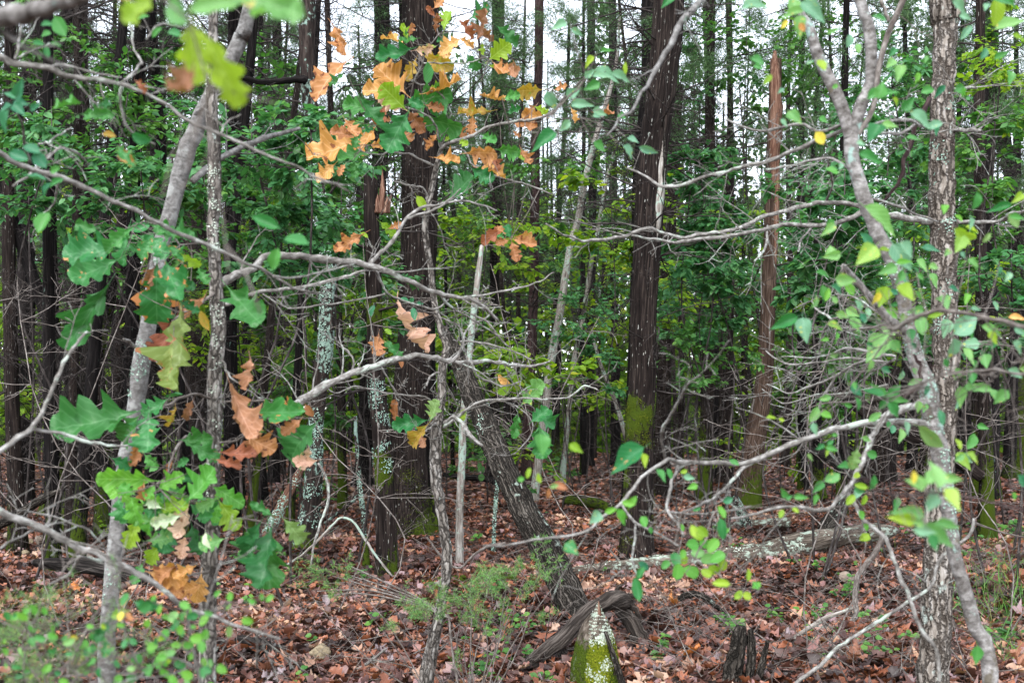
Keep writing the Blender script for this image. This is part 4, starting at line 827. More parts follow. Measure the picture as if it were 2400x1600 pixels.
# smooth grey leaning trunk (left)
dG = 4.7
G, P, r = stemthing("smooth grey lichen spotted trunk curving up to the right on the left side", to_ground(to_sky([(588, 10, 32), (562, 90, 36), (525, 175, 37), (486, 245, 39), (450, 325, 41), (425, 400, 41), (404, 480, 37), (383, 560, 37), (365, 640, 37), (350, 740, 37), (334, 830, 41), (325, 900, 40), (317, 960, 38),
    (303, 1040, 34), (287, 1120, 34), (280, 1190, 33), (273, 1254, 36), (266, 1326, 37), (259, 1397, 37), (252, 1470, 38), (250, 1590, 41)]), dG), dG, dG, B_GREY, "grey_tree", "tree", 24, .06, .022, 100)
lichen_on(G, P, r, .55, .9, 12, 10, F_LICHEN, .009, .02, az=.8)
add_branch(G, [(450, 425, 16), (496, 386, 14), (571, 343, 13), (640, 318, 11), (700, 300, 8)], dG, dG + .3, B_GREY, 9, 2)
add_branch(G, [(453, 275, 11), (480, 248, 10), (507, 229, 8), (545, 205, 6)], dG, 4.4, B_GREY, 7)
add_branch(G, [(325, 815, 9), (305, 802, 7), (290, 795, 5)], dG, 4.5, B_PALE, 6)

# upright oak sapling (left) with its lobed leaves
dS = 4.3
S_, P, r = stemthing("upright young oak with rough pale bark and lobed leaves, on the left", to_ground(to_sky([(500, 50, 22), (497, 150, 24), (495, 250, 28), (503, 357, 31), (503, 430, 31), (501, 500, 28), (499, 560, 27), (506, 663, 30), (511, 770, 34), (503, 877, 33), (502, 984, 34), (499, 1110, 30), (498, 1254, 34), (490, 1326, 39), (487, 1433, 38), (487, 1590, 40)]), dS), dS, dS, B_OAKS, "oak_sapling", "tree", 20, .07, .05, 90)
lichen_on(S_, P, r, .3, .7, 14, 10, F_LICHW, .008, .02, az=.9)
add_branch(S_, [(507, 668, 20), (545, 648, 18), (580, 635, 17), (622, 605, 16), (680, 598, 16), (760, 608, 15), (860, 622, 14), (925, 643, 13), (980, 668, 12), (1030, 690, 11), (1085, 698, 9), (1125, 712, 8), (1150, 735, 7), (1168, 756, 4)], dS, 4.9, B_PALE, 9, 4, .3)
add_branch(S_, [(869, 624, 10), (876, 609, 9), (909, 577, 9), (930, 552, 8), (955, 511, 8), (991, 486, 7), (1026, 479, 6), (1080, 471, 5), (1125, 480, 4), (1166, 493, 3)], 4.7, 4.9, B_PALE, 7, 4, .22)
add_branch(S_, [(955, 511, 6), (1026, 486, 5), (1055, 465, 4), (1080, 443, 3)], 4.75, 4.7, B_PALE, 6, 1, .15)
add_branch(S_, [(876, 630, 8), (885, 645, 7), (905, 685, 5), (980, 715, 5), (1025, 725, 4), (1050, 700, 4)], 4.7, 4.9, B_PALE, 6, 3, .2)
add_branch(S_, [(1030, 690, 7), (1060, 720, 6), (1090, 740, 5), (1130, 762, 4), (1165, 785, 3)], 4.85, 5.1, B_PALE, 6, 4, .25)
add_branch(S_, [(1085, 698, 6), (1160, 688, 5), (1230, 672, 4), (1265, 658, 3), (1300, 638, 3)], 4.9, 5.2, B_PALE, 6, 2, .15)
add_branch(S_, [(1033, 745, 4), (1070, 760, 4), (1085, 790, 5), (1075, 830, 5), (1052, 850, 6)], 5, 5.1, B_PALE, 6, 2, .15)
add_branch(S_, [(528, 716, 9), (560, 700, 9), (600, 686, 8), (640, 680, 8), (700, 675, 8), (760, 660, 7), (830, 642, 6), (866, 628, 6)], dS, 4.6, B_PALE, 7, 3, .2)
add_branch(S_, [(617, 690, 4), (680, 722, 4), (760, 715, 4), (830, 705, 4), (905, 690, 4)], 4.4, 4.6, B_PALE, 6, 3, .2)
add_branch(S_, [(512, 840, 7), (525, 848, 6), (532, 870, 6), (548, 888, 5), (575, 908, 4), (612, 935, 3)], dS, 4.2, B_PALE, 6, 3, .2)
add_branch(S_, [(507, 945, 6), (560, 938, 5), (620, 940, 5), (640, 958, 4), (600, 985, 3)], dS, 4.0, B_TWIG, 6, 2, .2)
add_branch(S_, [(500, 940, 7), (470, 925, 6), (440, 925, 6), (410, 940, 6), (380, 955, 5), (330, 965, 4)], dS, 3.9, B_TWIG, 6, 1)
add_branch(S_, [(500, 1025, 7), (450, 1020, 6), (424, 1035, 6), (400, 1080, 5), (393, 1120, 4)], dS, 3.9, B_TWIG, 6, 1)
add_branch(S_, [(508, 680, 7), (480, 705, 6), (450, 722, 5), (425, 735, 4), (405, 750, 3)], dS, 4.0, B_TWIG, 6, 0)
add_branch(S_, [(498, 1335, 7), (450, 1345, 6), (420, 1340, 5), (380, 1325, 5), (340, 1300, 4)], dS, 3.9, B_TWIG, 6, 1)
add_branch(S_, [(497, 575, 5), (460, 572, 4), (420, 574, 4)], dS, 4.0, B_TWIG, 6, 0)
add_branch(S_, [(420, 574, 4), (395, 540, 4), (370, 528, 4), (340, 520, 3), (310, 528, 3)], 4, 3.8, B_TWIG, 6, 1)
add_branch(S_, [(510, 1040, 6), (560, 1030, 5), (600, 1000, 5), (625, 975, 4)], dS, 4.0, B_TWIG, 6, 0)
add_branch(S_, [(503, 1180, 6), (450, 1180, 6), (400, 1160, 5), (360, 1130, 4)], dS, 3.6, B_TWIG, 6, 1)
add_branch(S_, [(504, 1215, 6), (570, 1218, 6), (620, 1225, 5), (650, 1245, 4)], dS, 3.9, B_TWIG, 6, 1)

# small fissured sapling (centre) that carries the orange leaves
dC = 5.9
C_, P, r = stemthing("small forked sapling with fissured pale bark carrying orange and green oak leaves", to_ground([(1040, 318, 6), (1034, 350, 11), (1023, 393, 12), (1007, 464, 13), (996, 536, 14), (1009, 627, 14), (1017, 706, 15), (1032, 770, 17), (1046, 816, 19), (1037, 859, 20), (1035, 931, 20), (1023, 1002, 26), (1021, 1060, 26), (1023, 1129, 25), (1041, 1236, 25), (1048, 1318, 24), (1036, 1400, 23), (1023, 1469, 24), (1012, 1522, 29), (998, 1597, 32)], dC), dC, dC, B_OAKS, "oak_sapling", "tree", 18, .09, .06, 80)
for pts, d1 in (([(1034, 350, 9), (1052, 338, 8), (1080, 328, 8), (1115, 312, 7), (1151, 296, 7), (1219, 283, 7), (1249, 282, 6), (1296, 261, 6), (1324, 228, 4), (1350, 200, 4), (1374, 179, 3)], 5.3),
                ([(1034, 350, 7), (1026, 312, 6), (1015, 285, 5), (985, 262, 4), (950, 250, 4)], 5.7), ([(1040, 318, 6), (1050, 290, 5), (1055, 262, 4), (1042, 232, 4), (1010, 205, 4), (975, 195, 4), (968, 190, 3)], 5.7),
                ([(968, 195, 4), (985, 160, 4), (992, 145, 4), (1000, 115, 3), (1010, 105, 3), (1030, 80, 3)], 5.7), ([(992, 147, 4), (1040, 148, 3), (1095, 148, 3), (1135, 135, 3), (1150, 140, 2)], 5.6),
                ([(1015, 390, 6), (985, 372, 5), (960, 362, 4), (920, 358, 4), (880, 362, 3), (840, 350, 3)], 5.8), ([(960, 345, 4), (935, 320, 3), (900, 300, 3), (870, 290, 3)], 5.7),
                ([(1046, 345, 5), (1090, 355, 4), (1105, 385, 4), (1150, 410, 4), (1220, 428, 3), (1300, 455, 3)], 5.6), ([(1008, 470, 5), (990, 440, 4), (960, 435, 4), (928, 425, 4)], 5.8),
                ([(1041, 1003, 9), (1060, 985, 8), (1090, 962, 7), (1130, 940, 7), (1180, 935, 6), (1220, 934, 5), (1280, 934, 5), (1330, 932, 4), (1370, 905, 4), (1402, 914, 3)], 5.6), ([(1041, 990, 5), (1100, 958, 4), (1170, 940, 4), (1215, 955, 3), (1250, 1000, 3), (1210, 1060, 3), (1150, 1065, 2)], 5.6),
                ([(1040, 990, 9), (1065, 978, 9), (1090, 1000, 10), (1110, 1030, 8), (1130, 1042, 6)], 5.7), ([(1038, 870, 6), (1010, 880, 5), (1000, 905, 4)], 5.8), ([(1026, 985, 6), (1012, 1000, 5), (995, 1010, 4), (985, 1020, 3)], 5.7),
                ([(1023, 960, 5), (1000, 930, 4), (940, 925, 4), (880, 915, 4), (830, 905, 3), (790, 920, 3), (760, 905, 3)], 5.6)):
    add_branch(C_, pts, dC, d1, B_PALE, 6, 2, .18)

# pale dead limb caught across the centre
DL = thing("dead_limb", "pale crooked dead limb hung up level across the centre, below the young oak's branch", "branch", tuple(Wp(690, 950, 5.0)))
add_branch(DL, [(690, 952, 20), (705, 943, 20), (758, 909, 17), (823, 877, 15), (891, 852, 13), (937, 840, 13), (984, 834, 12), (1041, 843, 11), (1080, 849, 11), (1137, 847, 9), (1180, 850, 8), (1219, 857, 7), (1262, 855, 6), (1290, 845, 4)], 5.0, 5.6, B_PALE, 9, 7, .3)
for pts in ([(826, 872, 6), (827, 840, 5), (805, 815, 5), (785, 790, 4)], [(880, 850, 4), (876, 810, 3), (876, 790, 2)], [(890, 852, 5), (905, 880, 4), (925, 915, 4), (940, 935, 3)], [(1060, 843, 6), (1085, 815, 5), (1090, 780, 5), (1110, 755, 5), (1140, 745, 4), (1160, 720, 3)], [(1105, 850, 6), (1120, 880, 5), (1150, 895, 5), (1180, 905, 4), (1220, 895, 3)],
            [(1080, 800, 5), (1120, 802, 5), (1160, 810, 5), (1200, 822, 4), (1250, 845, 4)], [(1100, 735, 5), (1140, 750, 5), (1170, 790, 5), (1195, 815, 3)]):
    add_branch(DL, pts, 5.3, 5.4, B_PALE, 6, 2, .18)

# branches that reach in from the left
def reach(label, segs, d0, d1, mat=None, name="bare_branch"):
    t = thing(name, label, "branch", tuple(Wp(*segs[0][0][0][:2], d0)))
    for k, (pts, tw) in enumerate(segs): add_branch(t, pts, d0 if k == 0 else (d0 + d1) / 2, d1, mat or B_PALE, 8, tw, .16)
    return t
reach("thick mossy branch, out of focus, across the upper left corner", [([(-120, 66, 46), (0, 42, 42), (70, 28, 38), (140, 12, 32), (200, -8, 28), (280, -40, 24)], 0)], 1.7, 1.5, B_FORK, "mossy_branch")
BA = reach("uppermost pale bare branch slanting down from the left edge", [([(-60, 120, 16), (0, 135, 15), (35, 148, 15), (60, 150, 14), (120, 160, 14), (150, 178, 13), (215, 186, 11), (285, 195, 10), (320, 210, 9), (360, 227, 8), (440, 282, 8), (510, 312, 8), (600, 352, 7), (660, 378, 6), (700, 392, 6), (735, 415, 5), (770, 426, 5), (818, 448, 3)], 3),
    ([(285, 194, 8), (310, 172, 6), (334, 148, 6)], 0), ([(334, 148, 5), (315, 115, 4), (310, 80, 5), (300, 40, 4), (297, -10, 4)], 1), ([(120, 158, 6), (150, 152, 6), (200, 165, 5), (250, 178, 5), (285, 182, 4)], 0), ([(284, 198, 7), (284, 240, 6), (294, 290, 6), (320, 318, 5), (362, 340, 4)], 0),
    ([(38, 140, 6), (46, 90, 5), (52, 40, 4)], 0), ([(45, 135, 5), (80, 118, 4), (115, 102, 3)], 0), ([(770, 426, 4), (800, 436, 3), (824, 432, 2)], 0), ([(345, 90, 5), (380, 55, 4), (440, 72, 3)], 0), ([(518, 312, 5), (530, 290, 4), (565, 268, 3)], 0)], 2.9, 3.1)
BB = reach("second pale bare branch slanting long and straight down from the left edge", [([(-60, 330, 13), (0, 362, 12), (60, 395, 12), (140, 415, 11), (210, 445, 10), (300, 485, 10), (380, 525, 9), (440, 555, 9), (520, 590, 9), (580, 617, 8), (637, 645, 7), (687, 673, 6), (730, 684, 5), (768, 690, 3)], 3),
    ([(30, 436, 5), (70, 410, 5), (95, 385, 6), (136, 350, 6), (165, 352, 6), (190, 366, 5), (208, 388, 3)], 1), ([(136, 350, 4), (110, 335, 4), (90, 340, 4)], 0), ([(110, 336, 4), (140, 318, 4), (168, 298, 3)], 0), ([(40, 265, 4), (52, 290, 5), (60, 340, 6), (68, 380, 6)], 0), ([(140, 415, 4), (128, 470, 4), (100, 505, 3)], 0), ([(640, 648, 5), (700, 650, 4), (740, 640, 4), (830, 620, 3)], 1)], 2.9, 3.6)
BD = reach("lowest pale bare branch slanting down to the right across the bottom left", [([(-60, 1170, 20), (0, 1194, 19), (46, 1219, 19), (107, 1240, 17), (171, 1279, 17), (246, 1304, 16), (286, 1326, 15), (343, 1354, 14), (393, 1390, 12), (436, 1422, 11), (500, 1444, 10), (557, 1465, 9), (600, 1480, 8), (655, 1496, 6)], 4),
    ([(175, 1281, 8), (182, 1300, 8), (175, 1325, 7), (150, 1350, 6), (118, 1368, 4)], 0), ([(182, 1304, 7), (215, 1308, 7), (250, 1310, 6)], 0), ([(603, 1482, 5), (604, 1520, 5), (603, 1560, 6)], 0), ([(615, 1485, 4), (618, 1520, 4)], 0), ([(100, 1240, 8), (115, 1215, 7), (112, 1195, 5), (130, 1182, 3)], 0), ([(40, 1196, 5), (80, 1200, 4), (200, 1235, 4), (245, 1282, 4)], 0), ([(-10, 1290, 5), (30, 1265, 5), (80, 1240, 4)], 0)], 2.9, 3.3)
BE = reach("pale bare twig forking upward at the left, below the young oak's spotted leaves", [([(-40, 1085, 14), (0, 1059, 13), (45, 1022, 12), (71, 1006, 11), (89, 981, 10), (114, 927, 9), (161, 834, 8), (185, 800, 6), (204, 777, 5)], 1), ([(78, 1003, 9), (110, 1010, 8), (150, 1020, 8), (210, 1035, 8), (260, 1043, 6), (300, 1042, 4)], 1)], 3.1, 3.4)

# oak with deeply fissured bark (right)
dO = 5.7
O_, P, r = stemthing("oak trunk with deeply fissured pale bark standing at the right", to_ground(to_sky([(2213, 0, 60), (2216, 40, 54), (2217, 71, 51), (2214, 143, 50), (2212, 232, 51), (2209, 321, 53), (2208, 429, 56), (2210, 536, 57), (2213, 591, 58), (2216, 699, 57), (2214, 877, 58), (2208, 1040, 60), (2201, 1180, 62), (2199, 1290, 63), (2196, 1397, 65), (2192, 1504, 69), (2188, 1600, 73)], 900, .8), dO), dO, dO, B_OAK, "oak_tree", "tree", 34, .035, .05, 110)
lichen_on(O_, P, r, .2, .7, 16, 13, F_LICHEN, .011, .028, az=.9)
mb = MB(); q, rr = traced([(2222, 75, 26), (2240, 30, 28), (2252, -20, 26), (2275, -300, 20)], dO - .02, dO, 16, .04); tube(mb, q, rr, 16, .05, .05); part("fork", mb, B_OAK, O_)
for pts, d1 in (([(2232, 307, 12), (2262, 305, 10), (2298, 307, 7)], 5.4), ([(2232, 207, 8), (2260, 207, 7), (2289, 206, 5)], 5.5), ([(2182, 521, 15), (2153, 516, 15), (2092, 505, 14), (2050, 502, 13), (2021, 500, 12), (1974, 520, 11), (1903, 529, 10), (1831, 529, 9), (1760, 543, 8), (1674, 556, 8), (1589, 566, 7), (1520, 560, 6), (1481, 553, 4)], 4.9),
                ([(2055, 498, 11), (2017, 482, 11), (1939, 474, 11), (1885, 482, 10), (1814, 500, 10), (1746, 527, 9), (1660, 549, 9), (1589, 556, 9), (1550, 543, 8), (1517, 536, 8), (1464, 552, 8), (1410, 563, 7), (1364, 566, 6), (1330, 552, 5), (1314, 545, 4), (1278, 522, 3)], 4.8),
                ([(2240, 522, 10), (2290, 519, 9), (2346, 518, 8), (2367, 504, 7), (2405, 494, 6), (2460, 488, 4)], 5.2), ([(1905, 530, 5), (1880, 560, 4), (1870, 590, 4)], 5.0), ([(1800, 530, 5), (1797, 555, 6), (1790, 590, 5), (1770, 612, 4)], 4.9), ([(1935, 476, 6), (1952, 430, 5), (1942, 395, 5), (1940, 372, 3)], 5.0)):
    add_branch(O_, pts, dO, d1, B_PALE, 7, 6, .28)

# forked mottled tree (right)
dF = 3.9
F_, P, r = stemthing("crooked mottled tree forking in two near the top, in front of the fissured oak", to_ground([(1997, 318, 34), (1996, 357, 34), (2010, 411, 32), (2024, 461, 33), (2046, 518, 34), (2058, 549, 33), (2089, 609, 31), (2115, 691, 31), (2130, 770, 33), (2149, 841, 36), (2173, 906, 42), (2185, 984, 43), (2200, 1056, 42), (2212, 1120, 36), (2222, 1183, 33), (2235, 1290, 31), (2260, 1379, 33), (2286, 1469, 33), (2317, 1558, 35)], dF), dF, dF, B_FORK, "forked_tree", "tree", 20, .05, .03, 90)
lichen_on(F_, P, r, .12, .55, 26, 12, F_LICHEN, .008, .022, az=.8)
add_branch(F_, to_sky([(1864, 7, 16), (1896, 61, 22), (1914, 125, 25), (1939, 179, 26), (1960, 221, 27), (1981, 275, 28), (1995, 330, 30)], 300, .7), dF, dF, B_FORK, 14, 0, wig=.05, name="limb")
add_branch(F_, to_sky([(2014, 0, 24), (2035, 64, 27), (2041, 125, 27), (2038, 200, 27), (2020, 243, 30), (2006, 290, 30), (1998, 340, 28)], 300, .7), dF - .03, dF, B_FORK, 14, 0, wig=.05, name="limb")
add_branch(F_, to_sky([(2117, 0, 15), (2081, 79, 15), (2060, 161, 14), (2047, 250, 13), (2024, 296, 13), (2004, 330, 12)], 200, .7), dF - .1, dF, B_TWIG, 9, 0, wig=.05, name="limb")
add_branch(F_, [(2065, 0, 7), (2075, 25, 7), (2082, 50, 8)], dF - .1, dF - .1, B_TWIG, 6)
add_branch(F_, [(1976, 624, 13), (1990, 640, 15), (2017, 670, 16), (2056, 716, 18), (2089, 752, 19), (2124, 770, 18)], dF - .2, dF, B_FORK, 10, 0, wig=.05, name="dead_stub")
add_branch(F_, [(2141, 832, 7), (2156, 862, 8), (2157, 885, 8), (2146, 908, 8), (2117, 933, 6)], dF - .12, dF - .1, B_BROWN, 7)
for pts, d1, tw in (([(2196, 938, 18), (2153, 945, 18), (2117, 960, 17), (2080, 972, 15), (2058, 1005, 13), (2037, 1045, 12), (2017, 1094, 12), (1998, 1128, 11), (1981, 1151, 11), (1955, 1180, 9), (1917, 1197, 9), (1867, 1187, 8), (1814, 1190, 7), (1760, 1208, 6), (1714, 1216, 5)], 3.2, 4),
                    ([(1982, 1152, 10), (2003, 1183, 9), (2024, 1219, 9), (2071, 1258, 9), (2089, 1297, 9), (2110, 1354, 9), (2135, 1411, 9), (2156, 1469, 9), (2192, 1522, 9), (2202, 1600, 8)], 3.2, 2),
                    ([(2190, 1000, 15), (2150, 990, 15), (2081, 988, 15), (2010, 995, 14), (1921, 1016, 14), (1849, 1045, 13), (1760, 1080, 12), (1696, 1086, 11), (1640, 1086, 10), (1592, 1083, 10), (1571, 1074, 9), (1548, 1088, 9), (1499, 1122, 8), (1456, 1179, 8), (1410, 1215, 7), (1371, 1247, 6), (1303, 1258, 6), (1249, 1265, 5), (1189, 1276, 5), (1130, 1276, 3)], 3.0, 6),
                    ([(1790, 1068, 8), (1746, 1094, 7), (1710, 1133, 7), (1680, 1160, 6), (1642, 1183, 6), (1600, 1200, 5)], 3.2, 3), ([(1592, 1083, 8), (1582, 1110, 7), (1571, 1144, 7), (1564, 1195, 7), (1590, 1230, 6), (1603, 1252, 5)], 3.1, 2),
                    ([(1456, 1180, 6), (1489, 1222, 6), (1535, 1247, 5), (1589, 1276, 4)], 3.0, 2), ([(1489, 1222, 5), (1488, 1260, 5), (1480, 1310, 4), (1495, 1350, 3)], 3.0, 1), ([(1560, 1080, 7), (1549, 1020, 7), (1571, 974, 7), (1596, 931, 6), (1610, 905, 5), (1640, 880, 3)], 3.1, 3), ([(1564, 1195, 6), (1620, 1203, 5), (1680, 1200, 5), (1760, 1185, 4)], 3.1, 3),
                    ([(1990, 300, 10), (1960, 312, 10), (1903, 336, 10), (1849, 357, 9), (1799, 379, 9), (1731, 393, 8), (1660, 414, 8), (1589, 436, 8), (1549, 434, 7), (1503, 407, 5), (1470, 395, 4)], 4.6, 6), ([(1985, 285, 8), (1940, 306, 8), (1914, 306, 7), (1878, 289, 7), (1814, 304, 6), (1760, 304, 5), (1700, 280, 4)], 4.3, 5),
                    ([(2005, 420, 7), (1960, 372, 6), (1900, 378, 6), (1850, 390, 5), (1795, 398, 4)], 4.2, 3), ([(2020, 300, 8), (2080, 285, 8), (2140, 283, 8), (2165, 300, 6)], 4.4, 2), ([(2030, 460, 7), (2090, 480, 6), (2140, 500, 5), (2200, 520, 4)], 4.3, 1),
                    ([(2060, 310, 7), (2110, 312, 7), (2142, 292, 6)], 4.2, 1)):
    add_branch(F_, pts, dF, d1, B_PALE, 7, tw, .2)
add_branch(F_, [(2178, 230, 12), (2165, 260, 12), (2146, 290, 11), (2137, 330, 11), (2124, 370, 10), (2105, 430, 9), (2070, 475, 7)], 4.5, 4.1, B_BROWN, 7, 2)
for pts in ([(2100, 835, 7), (2030, 820, 6), (1985, 815, 6), (1950, 830, 5), (1890, 838, 4), (1830, 835, 3)], [(2080, 850, 6), (1990, 840, 5), (1900, 850, 5), (1840, 852, 4), (1795, 820, 3)], [(2120, 760, 7), (2060, 765, 6), (1990, 775, 6), (1985, 800, 5)], [(2075, 830, 6), (2000, 855, 6), (1960, 880, 6), (1900, 905, 5), (1850, 920, 4), (1800, 898, 3)],
            [(1960, 880, 5), (1930, 930, 5), (1910, 980, 4), (1880, 1040, 4), (1855, 1075, 3)], [(2100, 840, 6), (2040, 870, 5), (1960, 860, 4)], [(1990, 740, 6), (1950, 750, 6), (1935, 770, 6), (1925, 800, 5), (1922, 830, 4)], [(2110, 760, 6), (2060, 730, 5), (2010, 700, 4), (1960, 690, 3)], [(1950, 748, 5), (1910, 720, 4), (1905, 700, 3)], [(2080, 900, 5), (2000, 920, 5), (1910, 925, 4), (1840, 945, 3), (1785, 910, 2)]):
    add_branch(F_, pts, 4.6, 4.9, B_PALE, 6, 5, .22)
add_branch(F_, [(2460, 770, 12), (2399, 766, 11), (2350, 752, 10), (2296, 741, 9), (2203, 727, 9), (2139, 749, 12), (2089, 777, 9)], 2.3, 2.7, B_TWIG, 7, 3, .2, name="leafy_branch")
add_branch(F_, [(2470, 880, 8), (2399, 876, 7), (2340, 868, 7), (2270, 870, 6), (2200, 882, 5), (2150, 905, 3)], 2.4, 2.8, B_TWIG, 7, 3, .2, name="leafy_branch")

# ------------------------------------------------------------------ leaves one by one: shape, region, base u v, tip u v, width, colour
def leaves(root, d, data, jit=.12, link=150):
    tw = MB(); used = False; nodes = np.array(NODES.get(root.name, [])) if root is not None else np.zeros((0, 3))
    for ln in data.split(';'):
        f = ln.split()
        if not f: continue
        s, r = f[0], int(f[1]); u0, v0, u1, v1 = map(float, f[2:6]); w = float(f[6]); c = f[7]
        b, t = R(r, u0, v0), R(r, u1, v1); dd = d + rs.uniform(-jit, jit); put_leaf(root, s, b, t, dd, w, LM[c])
        if len(nodes):
            p = Wp(*b, dd); di = np.linalg.norm((nodes - p) * [1, .6, 1], axis=1); i = int(np.argmin(di))
            if di[i] < link * d / FPX:
                back = p + (p - Wp(*t, dd)) * .2; q = smooth_path([back, (back + nodes[i]) / 2 + np.array([0, 0, -.06 * di[i]]), nodes[i]], 6); tube(tw, q, np.linspace(.0009, .0014, 6) * d / 3.5, 4, cap=False); used = True
    if used: part("twig", tw, B_TWIG, root, "stuff")
CA = thing("leafy_oak_branch", "large blurred bright yellow green oak leaves hanging in close at the top left", "branch", tuple(Wp(400, -60, 1.35)))
add_branch(CA, [(560, -90, 8), (480, -40, 7), (420, -20, 7), (390, 0, 6), (420, 30, 5), (450, 58, 4)], 1.35, 1.35, B_TWIG)
leaves(CA, 1.35, "O 1 1250 130 1250 500 .55 yg;O 1 1330 210 1535 640 .42 yg;O 1 1000 -20 840 175 .7 yg;E 1 1110 0 1270 175 .35 lg;E 1 1600 10 1240 70 .5 lg;O 2 -100 -60 405 190 .5 lg;O 2 0 10 300 40 .5 lg;C 1 1210 420 1215 700 .5 br;E 1 870 -30 780 10 .6 or", .05)
leaves(BA, 2.6, """E 1 360 110 430 235 .7 mg;E 1 270 165 350 160 .6 mg;E 1 270 240 360 230 .6 mg;E 1 215 285 280 275 .7 mg;E 1 330 285 395 290 .6 mg;E 1 300 300 310 385 .5 mg;V 1 100 640 185 530 .6 tg;V 1 110 650 25 600 .6 tg;V 1 100 660 195 705 .7 tg;V 1 80 690 0 745 .7 tg;V 1 90 680 175 765 .7 tg;V 1 60 720 0 880 .5 tg;V 1 200 720 285 685 .6 tg;O 1 345 720 495 635 .4 mg;O 1 540 750 770 770 .45 dg;O 1 640 690 750 740 .5 dg;
E 1 60 1000 190 1050 .6 tg;E 1 150 960 260 1010 .7 tg;E 1 220 1000 300 1100 .7 tg;E 1 670 880 760 895 .6 yo;O 1 770 960 885 1090 .5 gb;E 1 865 880 985 925 .4 mg;E 1 330 1130 415 1105 .6 mg;E 1 310 1180 175 1195 .4 tg;E 1 340 1200 255 1285 .5 tg;E 1 420 1175 325 1215 .5 mg;C 1 890 530 950 590 .6 rb;E 6 240 110 425 175 .5 mg;E 6 205 170 155 315 .6 mg;E 2 215 1500 30 1420 .42 mg;E 1 900 130 980 110 .5 mg;E 1 1000 250 1060 180 .5 mg;E 1 1100 210 1200 240 .6 mg""", .2)
leaves(BB, 2.6, "E 1 320 1390 275 1545 .65 mg", .02, 200)
leaves(S_, 3.9, """O 5 640 60 495 15 .6 dg;O 5 770 180 435 230 .7 gs;O 5 740 260 505 350 .7 gs;O 5 770 250 515 410 .7 gs;O 5 850 30 800 275 .42 mg;O 5 870 40 690 185 .5 mg;E 5 985 20 865 85 .6 mg;O 5 1000 20 1145 110 .6 mg;E 5 1010 75 940 140 .6 mg;O 5 1000 110 935 235 .8 gb;O 5 1000 100 1110 250 .8 gs;O 5 1060 50 1275 120 .55 dg;O 5 1100 150 1200 260 .6 gb;O 5 1190 210 1295 290 .5 yg;C 5 1015 300 935 395 .6 br;
O 5 1030 285 1000 660 .68 gb;O 5 1090 265 1210 570 .55 gb;O 5 1130 390 1285 440 .6 dg;O 5 700 425 400 775 .42 dg;O 5 1190 600 1235 1130 .5 ob;O 5 1155 630 1040 935 .42 rb;O 5 1130 800 1085 1030 .42 ob;C 5 1345 485 1260 635 .5 br;E 5 1310 580 1385 690 .5 yo;O 5 1510 445 1775 745 .5 dg;C 5 1640 890 1665 1085 .6 br;C 5 1510 1065 1585 1365 .42 br;C 5 1265 1170 1220 1285 .5 br;C 5 1150 1220 1140 1345 .4 yo;
O 5 885 1250 425 1395 .6 dg;O 5 905 1280 720 1440 .7 dg;O 5 980 1260 1000 1510 .9 gs;O 5 1095 1165 955 1265 .65 mg;E 5 1085 1150 1205 1145 .3 mg;O 5 905 1450 870 1570 .6 or;O 5 1190 1430 1410 1440 .5 dg;O 5 1230 1450 1410 1560 .6 dg;O 6 55 1250 430 1255 .45 gb;O 6 350 1295 240 1400 .6 or;O 6 440 1330 215 1545 .8 dg;E 6 380 1195 430 1280 .6 or;O 5 1670 1260 1680 1395 .6 gb;O 5 1620 1400 1770 1520 .85 or;O 5 1450 1510 1650 1550 .5 rb;O 6 60 1400 0 1510 .8 or;C 10 460 110 350 145 .6 pk;C 10 400 15 410 155 .7 pk;O 10 250 -10 335 85 .6 dg;C 5 1420 1560 1560 1590 .5 rb;
O 9 1010 240 680 205 .5 bg;O 9 845 260 725 350 .7 bg;O 9 880 330 790 270 .8 bg;O 9 945 255 915 375 .6 or;O 9 740 95 850 155 .7 mg;O 9 930 75 860 140 .7 or;O 9 950 70 1040 155 .8 mg;O 9 1020 270 960 355 .7 bg;O 9 1230 375 1410 200 .7 bg;O 9 1200 310 1095 280 .5 mg;E 9 1130 105 1110 185 .5 or;O 9 1160 200 1265 235 .6 dg;O 9 1160 150 1250 105 .6 dg;O 9 1400 280 1620 405 .5 bg;O 9 1440 375 1555 550 .65 yg;O 9 1230 370 1440 525 .6 mg;
O 9 1225 370 925 435 .45 bg;E 9 1225 360 1095 350 .4 wh;O 9 1060 420 945 375 .5 wh;O 9 1185 470 1005 515 .5 wh;O 9 965 440 800 450 .5 mg;O 9 905 500 845 670 .6 yg;O 9 930 450 985 570 .6 mg;O 9 1235 415 1205 620 .55 pk;O 9 1215 600 1195 745 .55 pk;O 9 1110 530 1070 700 .8 mg;O 9 1260 530 1335 715 .55 dg;E 9 1350 580 1375 685 .4 wh;O 9 1055 640 975 780 .6 yg;O 9 935 785 885 910 .6 dg;E 9 870 890 880 915 .6 or;O 9 1135 810 990 900 .7 or;O 9 980 840 1230 905 .7 oy;O 9 1315 930 1175 985 .9 oy;O 9 1280 800 1150 875 .6 oy;O 9 1320 855 1290 1045 .6 oy;O 9 1100 900 1190 980 .8 or;
O 9 1710 515 1565 745 .45 dg;O 9 1755 560 1705 925 .55 dg;O 10 50 540 0 780 .6 dg;O 10 160 560 125 930 .6 dg;O 10 245 500 360 650 .7 m2;O 10 165 470 20 405 .42 dg;O 5 1300 300 1345 420 .6 dg;O 5 1180 520 1290 600 .5 gb""", .3, 200)
xb = ""
